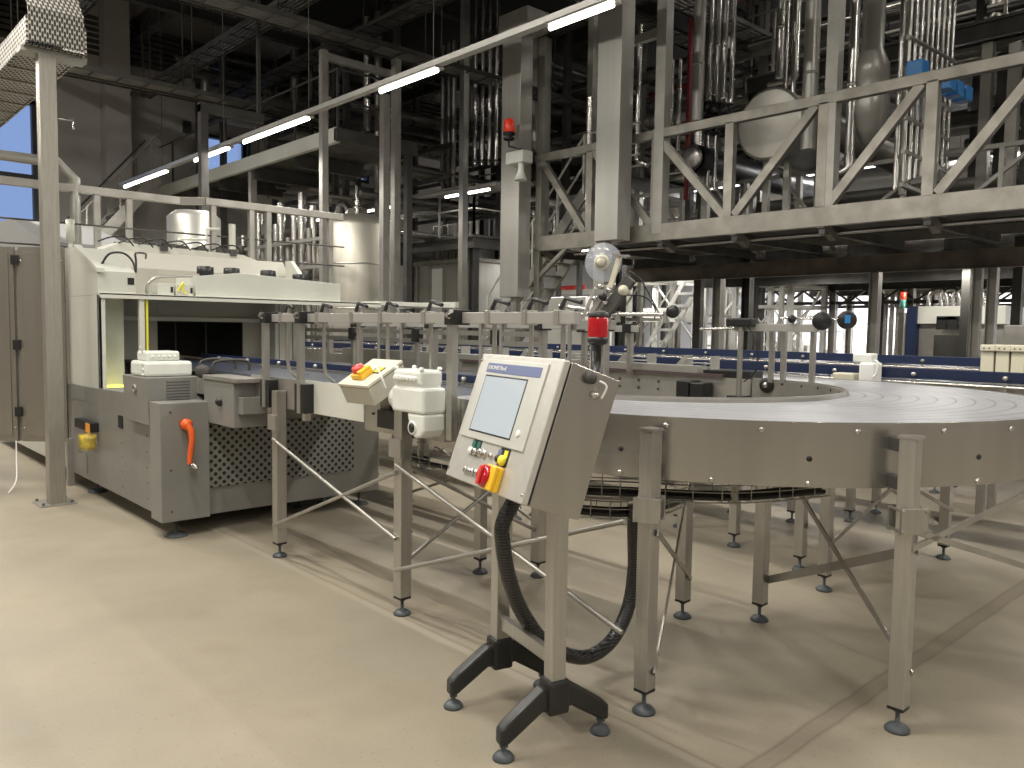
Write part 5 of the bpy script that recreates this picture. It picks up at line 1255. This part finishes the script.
# ============================================================ BRIGHT FILLING AREA under and behind the platform
struct('trim_4', MB().box(26.85, -8, 0, 26.98, 21, 3.9), WALLW)
struct('trim_5', MB().box(26.80, -8, 1.62, 26.85, 9, 1.9), BLUE)
def frame_tower(label, X, px0, px1, z1, dpt, m, diag=True, zmid=None):
    a, b = oX(px0, 310, X), oX(px1, 310, X); y0, y1 = b.y, a.y
    t = thing('braced_tower', label, 'scaffold', (X+dpt/2, (y0+y1)/2, 0))
    for x in (X, X+dpt):
        for y in (y0, y1): MB().box(x-.05, y-.05, 0, x+.05, y+.05, z1).build('upright', m, t)
    for z in (z1-.05, 1.0)+((zmid,) if zmid else ()):
        for x in (X, X+dpt): MB().beam((x, y0, z), (x, y1, z), .07).build('cross_bar', m, t)
        for y in (y0, y1): MB().beam((X, y, z), (X+dpt, y, z), .07).build('cross_bar', m, t)
    if diag:
        n = max(1, int((y1-y0)/1.0))
        for k in range(n):
            ya, yb = y0+(y1-y0)*k/n, y0+(y1-y0)*(k+1)/n
            MB().beam((X, ya, 1.0), (X, yb, z1-.1), .035).build('diagonal', m, t); MB().beam((X, yb, 1.0), (X, ya, z1-.1), .035).build('diagonal', m, t)
            MB().beam((X+dpt, ya, z1-.1), (X+dpt, yb, 1.0), .035).build('diagonal', m, t)
    return t
frame_tower('white braced machine frame left of the wide platform post', 15.2, 655, 705, 2.75, 1.6, WHITEPL, True, 1.9)
frame_tower('pale lattice machine frame right of the wide platform post', 15.6, 735, 790, 2.6, 1.5, WHITEPL, True, 2.1)
frame_tower('fine lattice frame deep behind the wide platform post', 18.4, 725, 800, 2.9, 1.2, GUSSET, True, 1.6)
frame_tower('white window-like machine frame in the middle of the filling area', 20.5, 800, 832, 3.0, .8, WHITEPL, False, 2.0)
frame_tower('pale braced frame behind the reel unit', 13.9, 596, 640, 2.7, 1.2, GUSSET, True, 1.8)
q0, q1 = oX(643, 318, 15.0), oX(703, 318, 15.0)
solo('white_fascia', MB().box(14.9, q1.y, oX(670, 322, 15).z, 15.05, q0.y, oX(670, 308, 15).z), WHITEPL, 'long white fascia panel on the braced frame left of the wide platform post', 'panel')
# ladder
a, b = oX(686, 308, 14.6), oX(700, 276, 14.6); ld = thing('ladder', 'white ladder leaning inside the bright filling area', 'ladder', (14.6, a.y, 0))
for o in (-.22, .22): MB().beam(V((14.6, a.y+1.6+o, .0)), V((14.6, b.y+o, 2.9)), .1, .03, (1, 0, 0)).build('ladder_rail', WHITEPL, ld)
for k in range(1, 11): p_ = V((14.6, a.y+1.6, 0)).lerp(V((14.6, b.y, 2.9)), k/11); MB().box(14.57, p_.y-.22, p_.z-.03, 14.63, p_.y+.22, p_.z+.03).build('rung', WHITEPL, ld)
# horizontal vessel with pipes, upright pipes and beacon
a, b = oX(884, 287, 18), oX(947, 287, 18)
hv = thing('horizontal_tank', 'bright horizontal steel tank above the upright pipes in the filling area', 'tank', (18, (a.y+b.y)/2, 1.0))
MB().lathe([(0, 0), (.15, .02), (.23, .1), (.23, (a-b).length-.1), (.15, (a-b).length-.02), (0, (a-b).length)], (18, b.y, a.z), (0, 1, 0), 22).build('tank_shell', CLAD, hv)
for k in range(7):
    y = a.y-.15-.13*k; MB().tube([(17.8, y, 0), (17.8, y, a.z-.15)], .05, 8).build('upright_pipe', PIPE, hv)
MB().box(17.9, b.y+.2, 0, 18.1, b.y+.35, a.z-.2).build('support', GALV, hv)
for k in range(4): MB().tube(smooth_path([V((18, b.y+.3+.4*k, a.z+.2)), V((18, b.y+.35+.4*k, a.z+.42)), V((18, b.y+.55+.4*k, a.z+.42)), V((18, b.y+.6+.4*k, a.z+.2))], 4), .03, 6).build('pipe_bow', PIPE, hv)
q = oX(903, 300, 14)
bt = thing('stack_light', 'small red and green signal light on a thin grey post under the platform', 'signal light', (14, q.y, 0))
MB().box(13.97, q.y-.04, 0, 14.03, q.y+.04, oX(903, 312, 14).z).build('light_post', GALV, bt)
z_ = oX(903, 303, 14).z
MB().lathe([(.05, 0), (.05, .12), (0, .12)], (14, q.y, z_+.06), n=12).build('red_lens', REDL, bt)
MB().lathe([(.05, 0), (.05, .14), (0, .14)], (14, q.y, z_-.09), n=12).build('green_lens', GREEN, bt)
MB().box(13.95, q.y-.05, z_-.16, 14.05, q.y+.05, z_-.09).build('socket', WHITEPL, bt)
# filler machine block
a, b = oX(915, 312, 15), oX(1006, 312, 15)
fm = thing('filling_machine', 'wide pale steel machine with a blue corner post at the right', 'machine', (15.5, (a.y+b.y)/2, 0))
MB().box(15, b.y, oX(960, 324, 15).z, 16.5, a.y, a.z+.1).build('header_panel', MSHEET, fm, .01)
MB().box(15.1, b.y, .2, 16.4, a.y, oX(960, 324, 15).z).build('glazed_body', STEELD, fm)
MB().box(14.95, a.y-.05, .2, 15.1, a.y+.12, a.z+.1).build('blue_post', BLUE, fm)
a2, b2 = oX(934, 335, 14.2), oX(962, 335, 14.2)
MB().box(14.2, b2.y, 0, 14.9, a2.y, a2.z).build('dark_box', DARKST, fm)
for px in (948, 958): 
    q = oX(px, 318, 14.9); MB().box(14.8, q.y-.15, q.z-.03, 15, q.y+.15, q.z+.03).box(14.8, q.y-.02, q.z-.2, 14.84, q.y+.15, q.z).build('handle', BLACK, fm)
for k in range(5):
    q = oX(930+12*k, 300, 15.6); MB().tube(smooth_path([V((15.6, q.y, a.z+.1)), V((15.6, q.y, a.z+.36)), V((15.6, q.y-.25, a.z+.4)), V((15.6, q.y-.3, a.z+.1))], 4), .045, 7).build('pipe_bow', PIPE, fm)
random.seed(5)
for i in range(16):
    X = random.uniform(20.2, 24.5); px = random.uniform(700, 1020); q = oX(px, 320, X); h = random.uniform(1.3, 2.6); m = random.choice((WHITEPL, GALV, STEELD, GUSSET))
    t = MB(); w_ = random.uniform(.15, .5)
    t.box(X, q.y-w_, 0, X+.5, q.y+w_, h*.55).tube([(X+.2, q.y, h*.55), (X+.2, q.y, h)], .05, 8).tube([(X+.2, q.y-w_, h*.8), (X+.2, q.y+w_*1.6, h*.8)], .035, 6)
    tag(t.build('machine_unit', m), 'pale machine unit with a pipe on top standing in the bright filling area', 'machine', 'machine units in the filling area')
# bottle crates in rows behind the bridge end (red and cream)
a, b = oX(553, 300, 17), oX(582, 300, 17)
rk = thing('crate_rack', 'long pale shelf rack carrying a row of small red caps behind the clad column', 'rack', (17, (a.y+b.y)/2, 0))
for z in (oX(567, 327, 17).z, oX(567, 309, 17).z, oX(567, 290, 17).z): MB().box(17, b.y-.6, z-.12, 17.6, a.y+.3, z).build('shelf', MSHEET, rk)
for y in (b.y-.5, a.y+.2): MB().box(17.1, y-.04, 0, 17.2, y+.04, 3).build('upright', GALV, rk)
z = oX(567, 290, 17).z
for k in range(14): MB().lathe([(.05, 0), (.05, .13), (0, .13)], (17.1, b.y+.02+(a.y-b.y)*k/13, z), n=8).build('red_cap', REDK, rk)
solo('white_machine_hood', MB().box(14.2, oX(585, 315, 14.2).y, .9, 15.2, oX(548, 315, 14.2).y, oX(560, 297, 14.2).z).box(14.25, oX(585, 315, 14.2).y+.05, 0, 14.35, oX(585, 315, 14.2).y+.15, .9).box(14.25, oX(548, 315, 14.2).y-.15, 0, 14.35, oX(548, 315, 14.2).y-.05, .9), WHITEPL, 'white machine hood seen between the two clad columns', 'machine hood', bev=.02)
# ============================================================ REEL UNIT on the second guard rail
rx, ry, rz = 3.40, 2.955, 1.925
ru = thing('reel_unit', 'labelling unit with a clear round reel disc and tilted arm above the guard rail', 'labelling unit', (rx, ry, 1.62))
ax_ = V((-.93, -.36, 0)).normalized(); ay_ = V((.36, -.93, 0)).normalized()
MB().lathe([(0, 0), (.108, 0), (.108, .004), (0, .004)], (rx, ry, rz), ax_, 40).build('reel_disc', REELM, ru)
MB().lathe([(0, 0), (.042, 0), (.042, .03), (.018, .032), (.018, .06), (0, .06)], V((rx, ry, rz))+ax_*.004, ax_, 20).build('reel_hub', CREAM, ru)
MB().lathe([(.034, .031), (.034, .034), (.024, .034)], V((rx, ry, rz))+ax_*.004, ax_, 20).build('hub_ring', STEELD, ru)
c_ = V((rx, ry, rz))
def rp(a, z, o=0.): return c_+ay_*a+V((0, 0, z))+ax_*o
MB().beam(rp(.10, .03, .02), rp(.05, -.14, .02), .03, .014, ax_).build('upper_arm', CREAM, ru, .004)
MB().cyl(rp(.10, .03, .0), rp(.10, .03, .07), .012, 10).beam(rp(.06, .035, .02), rp(.16, .03, .02), .012).build('arm_pivot', PIPE, ru)
MB().beam(rp(.04, -.13, .02), rp(-.07, -.30, .02), .028, .014, ax_).build('lower_arm', GUSSET, ru, .004)
MB().beam(rp(-.03, -.14, .03), rp(-.10, -.30, .03), .02, .012, ax_).build('lower_arm', GUSSET, ru, .004)
MB().obox(rp(.14, -.07, -.02), ay_*.05+V((0, 0, -.04)), ay_*-.15+V((0, 0, -.20)), ax_*.05).build('motor_box', DARKST, ru, .006)
MB().obox(rp(.0, -.20, -.03), ay_*.09+V((0, 0, .02)), ay_*-.09+V((0, 0, -.10)), ax_*.04).build('gear_case', GUSSET, ru, .006)
MB().lathe([(0, 0), (.028, 0), (.028, .06), (.012, .06), (.012, .08), (0, .08)], rp(.13, -.155, -.02), ax_, 16).build('guide_roller', CREAM, ru)
for a, z in ((.0, -.135), (.05, -.155), (-.03, -.2), (.03, -.22)):
    MB().lathe([(0, 0), (.014, 0), (.014, .05), (0, .05)], rp(a, z, 0), ax_, 12).build('small_roller', PIPE, ru)
MB().lathe([(0, 0), (.02, 0), (.02, .03), (0, .03)], rp(.02, -.19, .04), ax_, 14).build('black_knob', BLACK, ru)
MB().tube([rp(-.30, -.285), rp(.35, -.285)], .011, 8).build('cross_rod', PIPE, ru)
MB().tube([rp(-.26, -.24), rp(-.08, -.26)], .010, 8).build('cross_rod', PIPE, ru)
MB().lathe([(0, 0), (.035, 0), (.035, .012), (0, .012)], rp(.40, -.27, .0), ax_, 18).build('hand_wheel', BLACK, ru)
MB().tube(smooth_path([rp(.15, -.05), rp(.22, -.1), rp(.28, -.2), rp(.34, -.31)]), .004, 5).tube(smooth_path([rp(.13, -.18), rp(.24, -.19), rp(.3, -.25), rp(.3, -.31)]), .004, 5).build('cable', BLACK, ru)
MB().box(rx-.03, ry-.04, 1.60, rx+.03, ry+.04, 1.66).build('rail_bracket', STEELD, ru)
for p_ in (rp(.09, -.33), rp(.36, -.33)): MB().beam(p_, p_+V((0, 0, .06)), .02).build('rod_holder', STEELD, ru)

# pale ventilation ducts and purlins high behind the bridge
for i, (X, z, r_, y0, y1) in enumerate(((18.2, 5.0, .38, -1, 15), (20.5, 6.6, .30, -2, 17), (17.4, 7.2, .24, 0, 14))):
    t = thing('ventilation_duct', 'pale round ventilation duct running behind the bridge, %s one' % ['lowest', 'middle', 'highest'][i], 'duct', (X, 6, z-r_))
    MB().tube([(X, y0, z), (X, y1, z)], r_, 20).build('duct_tube', GUSSET if i else CLAD, t)
    y = y0+.8
    while y < y1:
        MB().lathe([(r_, 0), (r_*1.05, .01), (r_*1.05, .05), (r_, .06)], (X, y, z), (0, 1, 0), 20).build('duct_flange', STEELD, t); MB().cyl((X, y, z+r_), (X, y, ZC-.02), .015, 5).build('hanger', DARKST, t); y += 2.2
